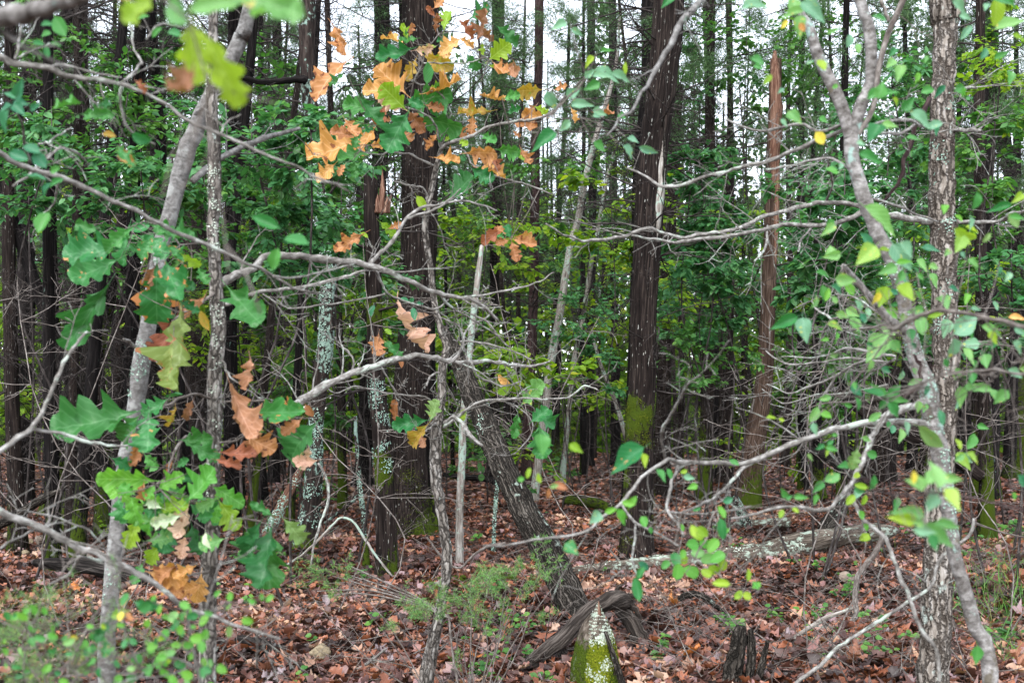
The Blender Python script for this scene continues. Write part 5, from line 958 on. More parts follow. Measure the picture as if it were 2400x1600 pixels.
for _ in range(16):
    u, v = rs.gauss(1130, 220), rs.gauss(400, 130); a = rs.uniform(-.6, 3.8); l_ = rs.uniform(120, 200); xb += f"O 9 {u:.0f} {v:.0f} {u + l_ * math.cos(a):.0f} {v + l_ * math.sin(a):.0f} {rs.uniform(.5, .75):.2f} {rs.choice(['bg', 'bg', 'yg', 'mg', 'lg'])};"
leaves(S_, 3.7, xb, .25, 200)
leaves(C_, 5.75, """C 2 560 165 685 340 .5 or;O 2 600 190 570 250 .5 mg;O 2 645 415 440 620 .5 or;O 2 630 480 550 565 .5 dg;O 2 1030 610 845 445 .85 oy;O 2 960 600 770 595 .7 oy;O 2 1030 710 885 575 .8 yg;O 2 830 720 625 675 .6 mg;O 2 740 640 830 810 .6 dg;O 2 900 690 840 810 .7 rb;O 2 1020 715 870 635 .3 pk;O 2 1050 745 900 960 .8 mg;O 2 1000 850 1065 930 .8 or;O 2 950 785 885 805 .6 or;
O 2 725 925 405 1070 .65 oy;O 2 570 1080 455 1205 .6 oy;O 2 705 900 555 860 .6 or;O 2 640 785 710 905 .6 or;O 2 720 870 690 970 .6 dg;O 2 800 1000 610 1090 .55 dg;O 2 700 1050 700 1155 .7 dg;O 2 835 840 715 1050 .65 oy;O 2 800 950 895 965 .6 oy;O 2 835 845 755 890 .6 mg;O 2 640 1080 600 1145 .6 or;O 2 1095 315 865 385 .42 mg;O 2 1110 255 1000 285 .6 mg;O 2 1025 295 900 205 .3 oy;O 2 1050 255 1010 165 .5 yg;O 2 1060 235 1070 155 .4 or;
C 2 1230 110 1190 55 .6 rb;O 2 1225 55 1290 0 .8 or;C 2 1235 205 1210 110 .4 or;O 2 1290 200 1315 50 .5 yg;O 2 1320 275 1240 255 .6 mg;O 2 1100 330 1215 300 .35 pk;O 2 1245 300 1155 345 .5 yg;O 2 1290 290 1300 375 .9 oy;O 2 1395 260 1265 325 .7 oy;O 2 1390 250 1485 310 .42 oy;O 2 1160 365 1335 465 .4 yo;O 2 1105 390 1045 525 .55 yo;C 2 1390 135 1490 225 .6 rb;C 2 1510 255 1625 135 .7 br;C 2 1625 275 1515 230 .6 br;O 2 1460 125 1600 85 .7 dg;O 2 1540 280 1555 355 .4 yg;
O 2 1590 390 1725 295 .8 yg;O 2 1640 175 1770 290 .5 dg;O 2 1440 360 1515 450 .7 mg;O 2 1585 430 1665 470 .5 yg;C 2 1620 420 1700 545 .6 or;C 2 1680 420 1785 500 .5 br;E 2 1180 555 1140 425 .35 mg;O 2 1190 585 1285 555 .5 yg;O 2 1040 690 1335 605 .35 mg;O 2 1180 610 1405 585 .3 oy;O 2 1170 690 1290 725 .55 or;O 2 1120 780 1405 800 .4 mg;O 2 1050 650 1155 710 .6 mg;O 2 1060 730 1155 860 .65 or;O 2 1590 730 1385 770 .45 yo;O 2 1480 755 1470 885 .5 or;O 2 1530 620 1665 700 .35 oy;
O 2 1350 825 1410 910 .6 or;C 2 1240 875 1210 995 .45 or;O 2 1290 925 1355 895 .5 yg;O 2 1390 925 1455 965 .6 yg;O 2 1230 1035 1390 1060 .55 oy;O 2 1280 1070 1435 1115 .35 mg;O 2 1440 1005 1650 1000 .35 or;O 2 1590 1005 1655 1110 .6 rb;O 2 1640 980 1800 1000 .4 mg;O 2 1470 1105 1610 1175 .6 mg;O 2 1520 1100 1700 1130 .35 oy;O 2 1330 1295 1490 1175 .9 dg;E 2 1110 1285 1170 1375 .6 yg;O 2 1540 885 1645 965 .5 mg;O 2 1690 640 1785 620 .7 mg;O 2 1700 740 1800 740 .5 mg;O 2 870 1455 965 1535 .5 yg;O 2 925 1500 1005 1470 .5 or;
O 6 760 80 575 195 .45 or;E 6 740 70 790 100 .5 yg;O 6 1690 30 1535 135 .45 rb;O 7 90 100 25 30 .5 or;O 7 100 110 80 15 .6 mg;O 7 120 115 265 150 .5 or;O 7 110 130 140 255 .6 or;O 7 90 120 5 155 .6 or;O 7 130 100 250 85 .4 oy;O 7 60 110 20 80 .7 mg;C 6 990 535 1000 845 .3 pk;O 6 860 740 830 890 .7 or;O 6 900 700 945 745 .6 yg;O 6 890 775 1010 885 .45 dg;E 6 1000 890 1010 960 .5 or;E 6 835 545 805 620 .6 tg;E 6 1080 560 1115 645 .5 tg;E 6 1080 540 1080 485 .6 tg;E 6 1060 530 1005 500 .6 tg;E 6 1100 540 1165 535 .5 tg;
O 6 1200 1300 1260 1185 .8 m2;O 6 1180 1300 970 1330 .5 mg;O 6 1180 1330 1045 1465 .5 yo;O 6 1130 1390 1175 1475 .7 br;C 6 980 1325 950 1185 .5 or;E 6 1430 1225 1400 1310 .7 yg;O 7 180 1195 335 1055 .6 lg;O 7 250 1250 410 1335 .7 mg;O 7 240 1310 345 1230 .7 mg;O 7 290 1335 300 1540 .7 mg;E 7 20 1000 95 1065 .35 oy;O 7 150 1250 120 1405 .42 mg;E 7 100 1075 0 1120 .4 yg;O 3 390 590 475 585 .6 or;O 3 300 590 125 615 .35 yo;O 3 260 700 350 745 .5 yg;O 3 330 770 175 740 .55 oy;O 3 270 690 200 760 .6 or;O 3 60 650 150 655 .7 mg;O 3 110 800 265 860 .5 or;O 3 60 980 150 1035 .6 yo;O 3 170 975 210 1080 .65 or;O 3 130 985 195 1075 .5 yg;O 3 500 710 535 795 .5 oy;O 3 660 740 775 770 .3 or;O 3 120 860 155 910 .6 or""", .35, 150)
BL = thing("leafy_branch", "slender branch with ovate bluish leaves sweeping down left of the main cedar's top", "branch", tuple(Wp(1640, -20, 3.3)))
add_branch(BL, [(1680, -60, 16), (1640, 5, 15), (1592, 55, 14), (1575, 100, 12), (1545, 150, 11), (1520, 195, 9), (1503, 220, 7), (1482, 260, 6), (1455, 275, 4), (1440, 300, 4), (1420, 318, 3)], 3.4, 3.2, B_GREY, 9, 2, .15)
add_branch(BL, [(1374, 179, 3), (1360, 205, 3), (1330, 228, 3), (1300, 262, 4), (1270, 275, 4)], 3.3, 3.3, B_TWIG, 5, 1)
leaves(BL, 3.25, """V 3 470 150 360 190 .7 bl;V 3 500 190 585 230 .5 bl;V 3 690 340 785 330 .42 mg;V 3 650 370 585 445 .5 yg;E 3 860 490 850 415 .42 yg;V 3 650 460 825 545 .5 bl;V 3 640 500 770 510 .5 bl;V 3 760 480 905 535 .5 bl;V 3 690 540 585 595 .6 mg;V 3 340 600 400 725 .7 bl;V 3 470 640 565 580 .7 bl;V 3 500 690 650 700 .5 bl;V 3 640 720 735 750 .6 bl;V 3 640 760 695 775 .6 bl;V 3 810 750 865 795 .7 mg;V 3 490 790 415 860 .65 bl;V 3 400 870 232 995 .5 mg;V 3 650 930 725 995 .7 mg;V 3 870 905 945 950 .6 bl;V 3 840 955 915 1040 .7 bl;V 3 945 965 1085 1005 .42 bl;V 3 1170 -30 1088 55 .6 mg;V 3 590 510 660 460 .6 bl""", .15, 130)
leaves(F_, 2.7, """V 4 -60 60 150 10 .5 bl;V 4 330 10 475 175 .6 bl;V 4 350 70 190 95 .5 lg;V 4 330 100 310 260 .6 lg;E 4 240 130 195 195 .42 yl;E 4 320 150 355 205 .7 oy;V 4 500 225 585 195 .42 lg;E 4 435 395 480 475 .8 yg;E 4 80 560 145 475 .42 yg;V 4 0 380 95 450 .6 mg;V 4 20 430 80 470 .6 mg;V 4 760 650 960 600 .5 mg;V 4 840 650 860 535 .8 mg;V 4 930 640 975 695 .6 yg;V 4 990 725 1065 635 .7 mg;V 4 1040 735 1185 865 .55 bl;V 4 850 815 760 965 .7 mg;V 4 860 810 960 850 .5 lg;V 4 1020 900 1105 940 .5 mg;V 4 695 930 745 970 .6 bl;V 4 705 1005 860 1095 .5 mg;V 4 740 1350 960 1568 .45 lg;E 4 425 865 480 945 .8 yl;
V 4 1320 5 1430 90 .7 bl;V 4 1370 100 1440 135 .7 bl;E 4 1610 -20 1620 165 .6 yg;V 4 1570 -10 1710 60 .5 mg;V 4 1600 190 1800 150 .55 lg;V 4 1710 230 1800 280 .42 yg;V 4 1595 390 1695 345 .5 mg;V 4 1710 1340 1555 1375 .42 mg;V 4 1785 1270 1705 1335 .6 yg;V 4 1695 1420 1800 1440 .5 mg;E 4 1335 1500 1425 1540 .35 yg;E 4 1400 1530 1490 1530 .4 yg;
V 8 530 250 530 140 .85 lg;V 8 590 210 455 235 .5 lg;V 8 820 155 680 300 .7 y2;E 8 840 180 905 190 .6 yg;V 8 930 140 1040 345 .65 bl;V 8 980 130 1065 240 .7 bl;V 8 960 290 830 360 .55 lg;V 8 1000 320 950 410 .7 mg;V 8 890 420 870 560 .8 yg;V 8 960 415 1060 535 .8 yg;V 8 840 460 805 545 .6 yl;V 8 425 330 525 360 .5 mg;V 8 555 370 690 380 .4 lg;V 8 425 485 395 580 .35 lg;V 8 310 620 125 690 .5 mg;V 8 340 625 345 805 .7 bl;V 8 555 600 650 625 .6 lg;V 8 500 665 600 715 .6 y2;V 8 640 650 730 725 .6 lg;V 8 900 735 785 950 .7 lg;V 8 920 780 985 865 .7 lg;V 8 755 800 825 835 .6 mg;
E 8 1405 30 1495 80 .35 yg;V 8 1400 85 1345 210 .75 y2;E 8 1570 70 1525 135 .5 m2;V 8 1165 290 1245 300 .7 lg;V 8 1370 200 1410 245 .7 bl;V 8 1160 625 1265 605 .5 yg;V 8 1290 635 1250 765 .75 bl;V 8 1330 735 1505 600 .65 bl;V 8 1325 760 1330 925 .7 bl;V 8 1390 825 1440 955 .5 lg;V 8 1530 865 1540 970 .8 lg;V 8 1515 680 1640 755 .5 lg;V 8 1570 715 1600 815 .6 yg;V 8 1690 625 1800 645 .5 oy;V 8 1730 695 1800 745 .6 bl;V 8 1715 785 1800 880 .7 bl;V 8 1690 965 1780 1025 .6 bl;V 8 1340 955 1365 1045 .8 lg;V 8 1270 895 1295 965 .6 mg;V 8 1370 1075 1390 1215 .6 lg;V 8 1400 1075 1480 1115 .65 lg;V 8 1690 1105 1605 1195 .7 lg;
V 8 890 1150 1025 1065 .5 mg;V 8 880 1150 725 1130 .4 mg;V 8 880 1140 770 1070 .5 mg;V 8 900 1170 1035 1190 .5 mg;V 8 900 1180 985 1290 .6 mg;V 8 880 1170 840 1240 .7 mg;V 8 880 1140 870 1095 .7 mg;V 8 530 1395 575 1400 .6 mg;V 8 480 1470 430 1490 .6 mg;V 8 500 1460 550 1430 .6 mg;V 8 510 1480 570 1500 .6 mg;E 8 170 1290 95 1295 .4 yg;E 8 180 1290 220 1305 .6 yg;E 8 1340 1420 1365 1500 .5 yg;E 8 1340 1570 1400 1520 .6 lg;E 8 1100 1340 1270 1420 .35 m2;V 12 480 0 425 35 .6 mg;V 12 490 20 570 45 .6 mg;V 12 500 40 490 85 .6 yg;O 12 700 30 655 160 .6 m2;
E 12 770 290 685 270 .5 yg;E 12 780 300 795 195 .5 mg;E 12 755 330 735 405 .5 yg;V 12 1350 55 1430 175 .5 y2;V 12 1415 55 1495 135 .5 y2;V 12 230 350 185 280 .6 mg;V 12 230 360 275 335 .7 mg;V 12 280 350 380 355 .5 mg;E 12 210 430 185 490 .6 yg;E 12 270 420 315 445 .6 yg;V 12 1490 1320 1490 1455 .6 mg;E 12 1460 1350 1440 1390 .5 yg;
V 11 980 20 740 185 .65 gs;V 11 970 60 985 165 .5 yg;V 11 490 0 580 60 .6 yg;V 11 300 -70 300 85 .9 mg;V 11 690 445 605 530 .75 bl;E 11 720 450 800 420 .5 bg;V 11 800 425 855 550 .55 bg;E 11 830 380 925 390 .5 bg;E 11 880 420 920 335 .5 bg;V 11 1235 210 1315 225 .6 bl;V 11 1330 270 1260 300 .7 bg;V 11 1060 165 1105 265 .4 mg;E 11 1465 405 1505 490 .5 bg;E 11 1480 480 1500 630 .45 mg;E 11 1290 530 1325 610 .6 yg;E 11 1320 545 1405 605 .65 yg;E 11 980 800 930 885 .5 mg;E 11 915 870 975 1020 .45 mg;E 11 1545 920 1425 910 .5 yg;E 11 1660 900 1660 815 .42 yg;E 11 1690 900 1725 955 .6 bg;E 11 1740 905 1685 955 .6 bg;E 11 370 270 475 285 .6 or;E 11 360 285 420 270 .6 m2;E 11 350 290 350 360 .5 or;E 11 280 190 320 245 .35 yg;E 11 230 155 210 225 .5 yg;E 11 150 240 195 225 .8 bg;V 11 460 650 555 725 .8 gs""", .3, 160)
EX = ""
for _ in range(125):      # the many smaller leaves of the forked tree
    if rs.random() < .68: px, py = rs.uniform(1880, 2395), rs.gauss(760, 190)
    else: px, py = rs.uniform(1800, 2395), rs.uniform(-10, 330)
    if py > 1250: continue
    L_ = rs.uniform(20, 46); a = rs.gauss(1.4, .8); EX += f"{rs.choice('VVE')} 4 {(px - 1760) * 2.8:.0f} {py * 2.8:.0f} {(px - 1760 + L_ * math.cos(a)) * 2.8:.0f} {(py + L_ * math.sin(a)) * 2.8:.0f} {rs.uniform(.42, .75):.2f} {rs.choices(['mg', 'lg', 'bl', 'tg', 'm2', 'bg'], [5, 4, 4, 3, 1, 2])[0]};"
leaves(F_, 3.1, EX, .5, 260)
EX = ""
for _ in range(46):      # and of the lower twigs that reach left from it
    k_ = rs.randrange(len(NODES[F_.name])); q_ = NODES[F_.name][k_]; px, py = CX + q_[0] * FPX / q_[1] + rs.gauss(0, 14), HY - (q_[2] - CH) * FPX / q_[1] + rs.gauss(6, 12)
    if px > 2100 or py < 950: continue
    L_ = rs.uniform(16, 34); a = rs.uniform(.2, 2.9); EX += f"E 1 {px * 2.8:.0f} {py * 2.8:.0f} {(px + L_ * math.cos(a)) * 2.8:.0f} {(py + L_ * math.sin(a)) * 2.8:.0f} {rs.uniform(.45, .8):.2f} {rs.choice(['mg', 'bg', 'tg', 'yg'])};"
leaves(F_, 3.15, EX, .15, 120)
NB = thing("leafy_branch", "blurred close cluster of pale green leaves in front of the right trunks, low down", "branch", tuple(Wp(2170, 1120, 1.9)))
add_branch(NB, [(2480, 1210, 6), (2380, 1190, 6), (2250, 1160, 6), (2180, 1155, 6), (2120, 1160, 5), (2050, 1148, 4), (2030, 1120, 3)], 1.95, 1.9, B_BROWN, 6, 2, .1)
leaves(NB, 1.9, "V 12 1140 290 1005 215 .65 lg;E 12 1070 265 1045 180 .6 yl;V 12 1150 260 1290 150 .6 lg;V 12 1230 290 1220 90 .65 lg;V 12 1250 215 1385 245 .6 lg;V 12 1270 290 1345 450 .7 y2;V 12 1140 290 1080 190 .6 lg;V 12 1210 310 1120 400 .7 bl;V 12 1220 330 1170 450 .7 bl;V 12 1140 480 910 430 .5 lg;V 12 1090 505 890 465 .5 yg;V 12 1110 540 1330 670 .5 lg;V 12 1200 520 1390 545 .42 lg;V 12 1060 560 1220 575 .5 bl;V 12 1180 590 1225 700 .6 mg;V 12 1130 540 1050 500 .7 lg", .12, 130)
EB = thing("leafy_branch", "close blurred sprig of round bright green leaves in the lower left, before the grey trunk", "branch", tuple(Wp(470, 1640, 2.3)))
for pts in ([(480, 1660, 8), (470, 1600, 8), (455, 1540, 7), (445, 1480, 6), (440, 1420, 4)], [(455, 1540, 5), (400, 1500, 4), (350, 1460, 3)], [(462, 1570, 5), (420, 1545, 4), (390, 1540, 3)], [(445, 1470, 4), (500, 1430, 3), (540, 1410, 3)], [(280, 1640, 5), (330, 1580, 5), (360, 1550, 4)], [(340, 1580, 4), (300, 1500, 4), (290, 1430, 3)]):
    add_branch(EB, pts, 2.3, 2.25, B_PALE, 6)
ed = "O 9 880 1030 1020 1080 .6 mg;O 9 790 1080 730 1150 .6 mg;O 9 720 1160 620 1280 .55 dg;O 9 700 1280 690 1390 .6 gb;O 9 850 1090 740 1140 .5 y2;O 9 830 1100 880 1150 .6 or;"
for (u, v, s_, c) in ((230, 1080, 80, 'bg'), (110, 1130, 70, 'bg'), (820, 1020, 95, 'mg'), (1050, 1080, 70, 'bg'), (950, 1070, 90, 'mg'), (1090, 1130, 60, 'bg'), (960, 1180, 70, 'bg'), (1235, 1100, 80, 'bg'), (1210, 1060, 70, 'bg'), (1340, 1160, 80, 'bg'), (1500, 1060, 60, 'bg'), (1430, 980, 60, 'bg'), (1510, 1000, 60, 'bg'), (1655, 1030, 52, 'bg'), (1720, 1000, 55, 'bg'), (1770, 1010, 60, 'bg'), (1620, 1165, 80, 'bg'), (1085, 1250, 80, 'bg'), (1190, 1215, 70, 'bg'), (1500, 1230, 75, 'm2'), (1290, 1270, 80, 'bg'), (1350, 1250, 75, 'bg'),
                      (1150, 1180, 70, 'mg'), (1230, 1320, 75, 'bg'), (1130, 1370, 80, 'lg'), (1000, 1330, 75, 'bg'), (1060, 1400, 75, 'bg'), (900, 1410, 80, 'mg'), (1260, 1390, 70, 'bg'), (1330, 1330, 80, 'bg'), (1180, 1450, 80, 'mg'), (1230, 1510, 85, 'bg'), (1080, 1500, 80, 'bg'), (1040, 1440, 70, 'bg'), (860, 1540, 80, 'mg'), (800, 1130, 60, 'yl'), (790, 1190, 55, 'bg'), (490, 1270, 60, 'yl'), (460, 1390, 60, 'wh'), (340, 1210, 60, 'bg'), (980, 1480, 80, 'mg'), (1140, 1550, 80, 'bg'), (770, 1440, 60, 'mg'), (560, 1310, 50, 'bg'), (380, 1500, 50, 'mg'), (610, 1420, 50, 'mg'), (300, 1090, 60, 'bg'), (170, 1100, 60, 'bg'), (1340, 1430, 60, 'bg'), (1010, 1010, 50, 'bg'), (40, 1130, 70, 'mg')):
    a = rs.uniform(0, 6.28); ed += f"R 9 {u - s_ * .5 * math.cos(a):.0f} {v - s_ * .5 * math.sin(a):.0f} {u + s_ * .5 * math.cos(a):.0f} {v + s_ * .5 * math.sin(a):.0f} {rs.uniform(.6, .9):.2f} {c};"
for _ in range(70):
    u, v = (rs.uniform(0, 700), rs.uniform(1130, 1568)) if rs.random() < .6 else (rs.uniform(650, 1500), rs.uniform(1080, 1568)); s_ = rs.uniform(38, 80); a = rs.uniform(0, 6.28)
    ed += f"{rs.choice('RRE')} 9 {u:.0f} {v:.0f} {u + s_ * math.cos(a):.0f} {v + s_ * math.sin(a):.0f} {rs.uniform(.5, .85):.2f} {rs.choice(['bg', 'bg', 'mg', 'mg', 'lg', 'yg', 'dg'])};"
add_branch(EB, [(120, 1690, 5), (110, 1600, 5), (90, 1530, 4), (60, 1460, 3)], 2.3, 2.3, B_TWIG, 6, 3); add_branch(EB, [(120, 1690, 5), (160, 1580, 4), (190, 1500, 4), (220, 1450, 3)], 2.3, 2.3, B_TWIG, 6, 3)
leaves(EB, 2.25, ed, .2, 170)
RB = thing("leafy_branch", "bright cluster of round yellow green leaves hanging before the lichened log", "branch", tuple(Wp(1640, 1240, 3.0)))
add_branch(RB, [(1680, 1195, 4), (1660, 1230, 4), (1650, 1270, 4), (1630, 1310, 3), (1690, 1350, 3)], 3.0, 2.95, B_TWIG, 5)
rd = ""
for u, v, s_, c in ((1290, 660, 100, 'bg'), (1330, 720, 90, 'lg'), (1380, 650, 80, 'bg'), (1430, 665, 110, 'bg'), (1390, 745, 100, 'lg'), (1460, 740, 110, 'bg'), (1490, 790, 90, 'yg'), (1440, 830, 90, 'yg'), (1390, 845, 80, 'yg'), (1200, 835, 110, 'bg'), (1180, 755, 90, 'mg'), (1240, 755, 70, 'yg'), (1290, 835, 110, 'bg'), (1120, 790, 70, 'mg'), (1230, 720, 60, 'bg'), (1340, 600, 70, 'yg'), (1600, 990, 70, 'yg'), (1660, 1000, 70, 'yg')):
    a = rs.uniform(0, 6.28); rd += f"R 11 {u - s_ * .5 * math.cos(a):.0f} {v - s_ * .5 * math.sin(a):.0f} {u + s_ * .5 * math.cos(a):.0f} {v + s_ * .5 * math.sin(a):.0f} {rs.uniform(.7, .95):.2f} {c};"
leaves(RB, 2.95, rd, .1, 130)

# ------------------------------------------------------------------ understory saplings, seen as layered small leaves
GU = "leafy understory saplings"
LB = iter(range(999))
for a in (
    # left side
    (120, 330, 9.5, .8, .45, 900, F_TEAL, "teal leaved sapling at the far left behind the bare branches"), (300, 220, 10.5, .9, .5, 700, F_GREEN, "green leaved sapling in the upper left behind the big blurred leaves"),
    (330, 400, 9.5, .8, .4, 1000, F_TEAL, "teal leaved sapling behind the grey trunk's middle"), (590, 330, 9, .7, .4, 1000, F_TEAL, "teal leaved sapling between grey trunk and orange leaves"),
    (730, 280, 8.5, .62, .22, 800, F_TEAL, "dense spray of teal leaves in front of the lichen tree's top"), (660, 500, 9.5, .75, .35, 1000, F_TEAL, "teal sapling below the big orange oak leaves on the left"),
    (800, 520, 10.5, .6, .4, 700, F_TEAL, "small teal sapling just left of the broken red snag"), (480, 500, 11, .6, .5, 500, F_GREEN, "green sapling behind the upright young oak"), (880, 640, 10.8, .5, .3, 350, F_TEAL, "low teal sapling in front of the mossy footed cedar"),
    # right side
    (1720, 590, 19, 1.4, .6, 800, F_TEAL, "wide teal sapling behind the orange stripped cedar"), (1650, 660, 13.5, .8, .45, 1100, F_TEAL, "broad teal sapling left of the orange stripped cedar"), (1960, 570, 10.5, .7, .4, 1200, F_TEAL, "broad teal sapling left of the forked tree's trunk"),
    (1950, 420, 11, .9, .4, 1000, F_TEAL, "tall teal sapling behind the forked tree's crotch"), (1640, 390, 12.5, .55, .5, 900, F_TEAL, "tall teal sapling behind the long bare oak branches"), (1620, 430, 13, .6, .4, 500, F_TEAL, "slim teal sapling high beside the main cedar"),
    (2080, 430, 11, .7, .7, 900, F_TEAL, "teal sapling between forked tree and fissured oak"), (2090, 200, 12, .9, .5, 900, F_TEAL, "highest teal sapling in the upper right"), (1640, 790, 13, .7, .35, 700, F_GREEN, "low green sapling beside the main cedar's moss"),
    (1890, 760, 18.6, 1.1, .3, 600, F_GREEN, "low green sapling behind the tangle of bare twigs"), (2330, 320, 10, .7, .5, 900, F_GREEN, "green leaved sapling at the upper right edge"), (2370, 640, 10, .6, .4, 700, F_TEAL, "teal sapling at the right edge"),
    (2270, 560, 13, .6, .6, 600, F_GREEN, "green sapling just right of the fissured oak"), (2350, 110, 12, .8, .5, 600, F_YELL, "yellowing sapling in the top right corner"), (1590, 700, 15, .9, .4, 500, F_TEAL, "dim teal sapling behind the main cedar"),
    (1340, 720, 17, 1.1, .35, 600, F_TEAL, "low teal sapling left of the main cedar among dark poles"), (1400, 830, 17, .8, .3, 350, F_TEAL, "lowest teal sapling among the dark poles"),
):
    sapling(*a[:5], int(a[5] * 1.6), *a[6:8], group=GU, Lf=.072)
for a in ((1650, 590, 12.8, .55, .4, 1100, F_TEAL, "full teal sapling close behind the main cedar's right side"), (1930, 640, 11, .4, .35, 900, F_TEAL, "compact teal sapling between stripped cedar and forked tree"), (1980, 470, 10, .5, .35, 900, F_TEAL, "compact teal sapling just behind the forked tree's bend"), (1675, 480, 13.5, .5, .4, 1000, F_TEAL, "teal sapling above the others, left of the stripped cedar"), (1830, 680, 20, 1.5, .6, 900, F_TEAL, "second wide sapling behind the orange stripped cedar"), (1930, 130, 19.5, 1.5, .8, 900, F_GREEN, "tall bright green sapling high behind the forked tree"), (1750, 90, 19, 1.5, .8, 900, F_GREEN, "tall bright green sapling high right of the main cedar"), (1640, 200, 20, 1.3, .9, 700, F_TEAL, "tall sapling close to the main cedar's right side, high up"), (2040, 300, 19.5, 1.4, .9, 900, F_TEAL, "tall teal sapling high behind the fork"), (2300, 200, 15, 1.2, .9, 900, F_GREEN, "tall green sapling above the right edge"), (2150, 700, 16, 1.1, .7, 700, F_TEAL, "sapling behind the fissured oak's middle"),
          (70, 130, 12, .9, .6, 800, F_GREEN, "tall green sapling in the top left corner"), (250, 110, 13, 1.0, .5, 900, F_GREEN, "tall green sapling high left of the grey trunk's top"), (420, 200, 15, 1.1, .6, 800, F_TEAL, "tall sapling high behind the upright young oak"), (620, 150, 17, 1.1, .5, 600, F_GREEN, "tall sapling high left of the lichen crusted tree"), (180, 520, 14, 1.1, .5, 900, F_TEAL, "teal sapling behind the spotted oak leaves"), (780, 420, 14, 1.0, .5, 800, F_GREEN, "green sapling behind the big orange leaves"), (1330, 420, 20, 1.3, .8, 600, F_GREEN, "tall sapling behind the tall pale dead stem"), (1100, 500, 22, 1.4, .7, 600, F_GREEN, "sapling far behind the small fissured sapling's top"),
          (1400, 620, 20, 1.4, .7, 800, F_TEAL, "sapling behind the thinner lichened stem"), (880, 560, 20, 1.4, .7, 600, F_GREEN, "green sapling behind the broken red snag"), (560, 640, 16, 1.1, .6, 800, F_GREEN, "green sapling behind the young oak's long branch"), (350, 640, 18, 1.2, .6, 700, F_GREEN, "green sapling behind the grey trunk's lower bend")):
    sapling(*a[:5], int(a[5] * 1.2), *a[6:8], group=GU, Lf=.095)
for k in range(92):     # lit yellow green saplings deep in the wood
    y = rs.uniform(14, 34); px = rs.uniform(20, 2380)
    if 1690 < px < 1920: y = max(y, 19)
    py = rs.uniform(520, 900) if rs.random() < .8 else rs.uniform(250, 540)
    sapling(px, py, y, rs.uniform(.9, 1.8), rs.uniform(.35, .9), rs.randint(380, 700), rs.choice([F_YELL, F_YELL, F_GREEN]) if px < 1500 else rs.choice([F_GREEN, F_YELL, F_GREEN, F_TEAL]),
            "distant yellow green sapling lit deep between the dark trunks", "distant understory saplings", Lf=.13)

# ------------------------------------------------------------------ cedars filling the wood behind
key = [(o.location.x, o.location.y) for o in scene.objects if o.parent is None and o.get("category") in ("tree", "dead tree")]
placed = list(key); count = 0; tries = 0
while count < 150 and tries < 12000:
    tries += 1
    y = 14.5 + 46 * rs.random() ** .95; x = rs.uniform(-1, 1) * (.475 * y + 1.5)
    if y < 19 and -3.2 < x * 19 / y < 3.5 and rs.random() < .6: continue
    if min((x - a) ** 2 + (y - b) ** 2 for a, b in placed) < (.75 if y < 30 else 1.2): continue
    placed.append((x, y)); s = rs.uniform(.3, .6) if count % 2 else rs.uniform(.5, 1.05)
    lab, gr = (("slender dark cedar standing among others in the wood's middle distance", "slender cedars in the middle distance") if s < .55 else ("stout dark cedar standing among others in the wood's middle distance", "stout cedars in the middle distance")) if y < 28 else ("distant dark cedar deep in the shaded wood", "distant cedars")
    place_cedar(x, y, rs.randrange(5), (s, rs.uniform(.85, 1.25)), rs.uniform(0, 6.28), lab, gr, count % 2 == 0 or rs.random() < .25); count += 1
for x, y, s in ((-4.6, 11.5, .5), (-5.4, 13, .6), (-3.6, 12.8, .5), (5.8, 13.5, .6), (-5.0, 10.0, .45), (-4.9, 12.2, .4), (-4.0, 13.6, .5), (-2.9, 14.2, .4), (-4.35, 10.4, .4), (-4.6, 13.4, .7), (-5.6, 12.4, .6), (-4.2, 12.4, .55), (-5.3, 14.2, .8), (-3.9, 15.2, .7), (-3.2, 13.2, .35)):
    place_cedar(x, y, rs.randrange(5), (s, 1.0), rs.uniform(0, 6.28), "dark cedar with bare dead limbs near the wood's outer edge", "edge cedars", x > 0)

for k in range(12):     # low bushes over the far floor
    y = rs.uniform(14, 32); px = rs.uniform(60, 2340); py = HY + (CH - rs.uniform(.35, 1.1)) * FPX / y
    sapling(px, py, y, rs.uniform(.5, 1.2), rs.uniform(.2, .45), rs.randint(160, 360), rs.choice([F_YELL, F_GREEN, F_GREEN]), "low bush far back on the forest floor", "low bushes", Lf=.11)

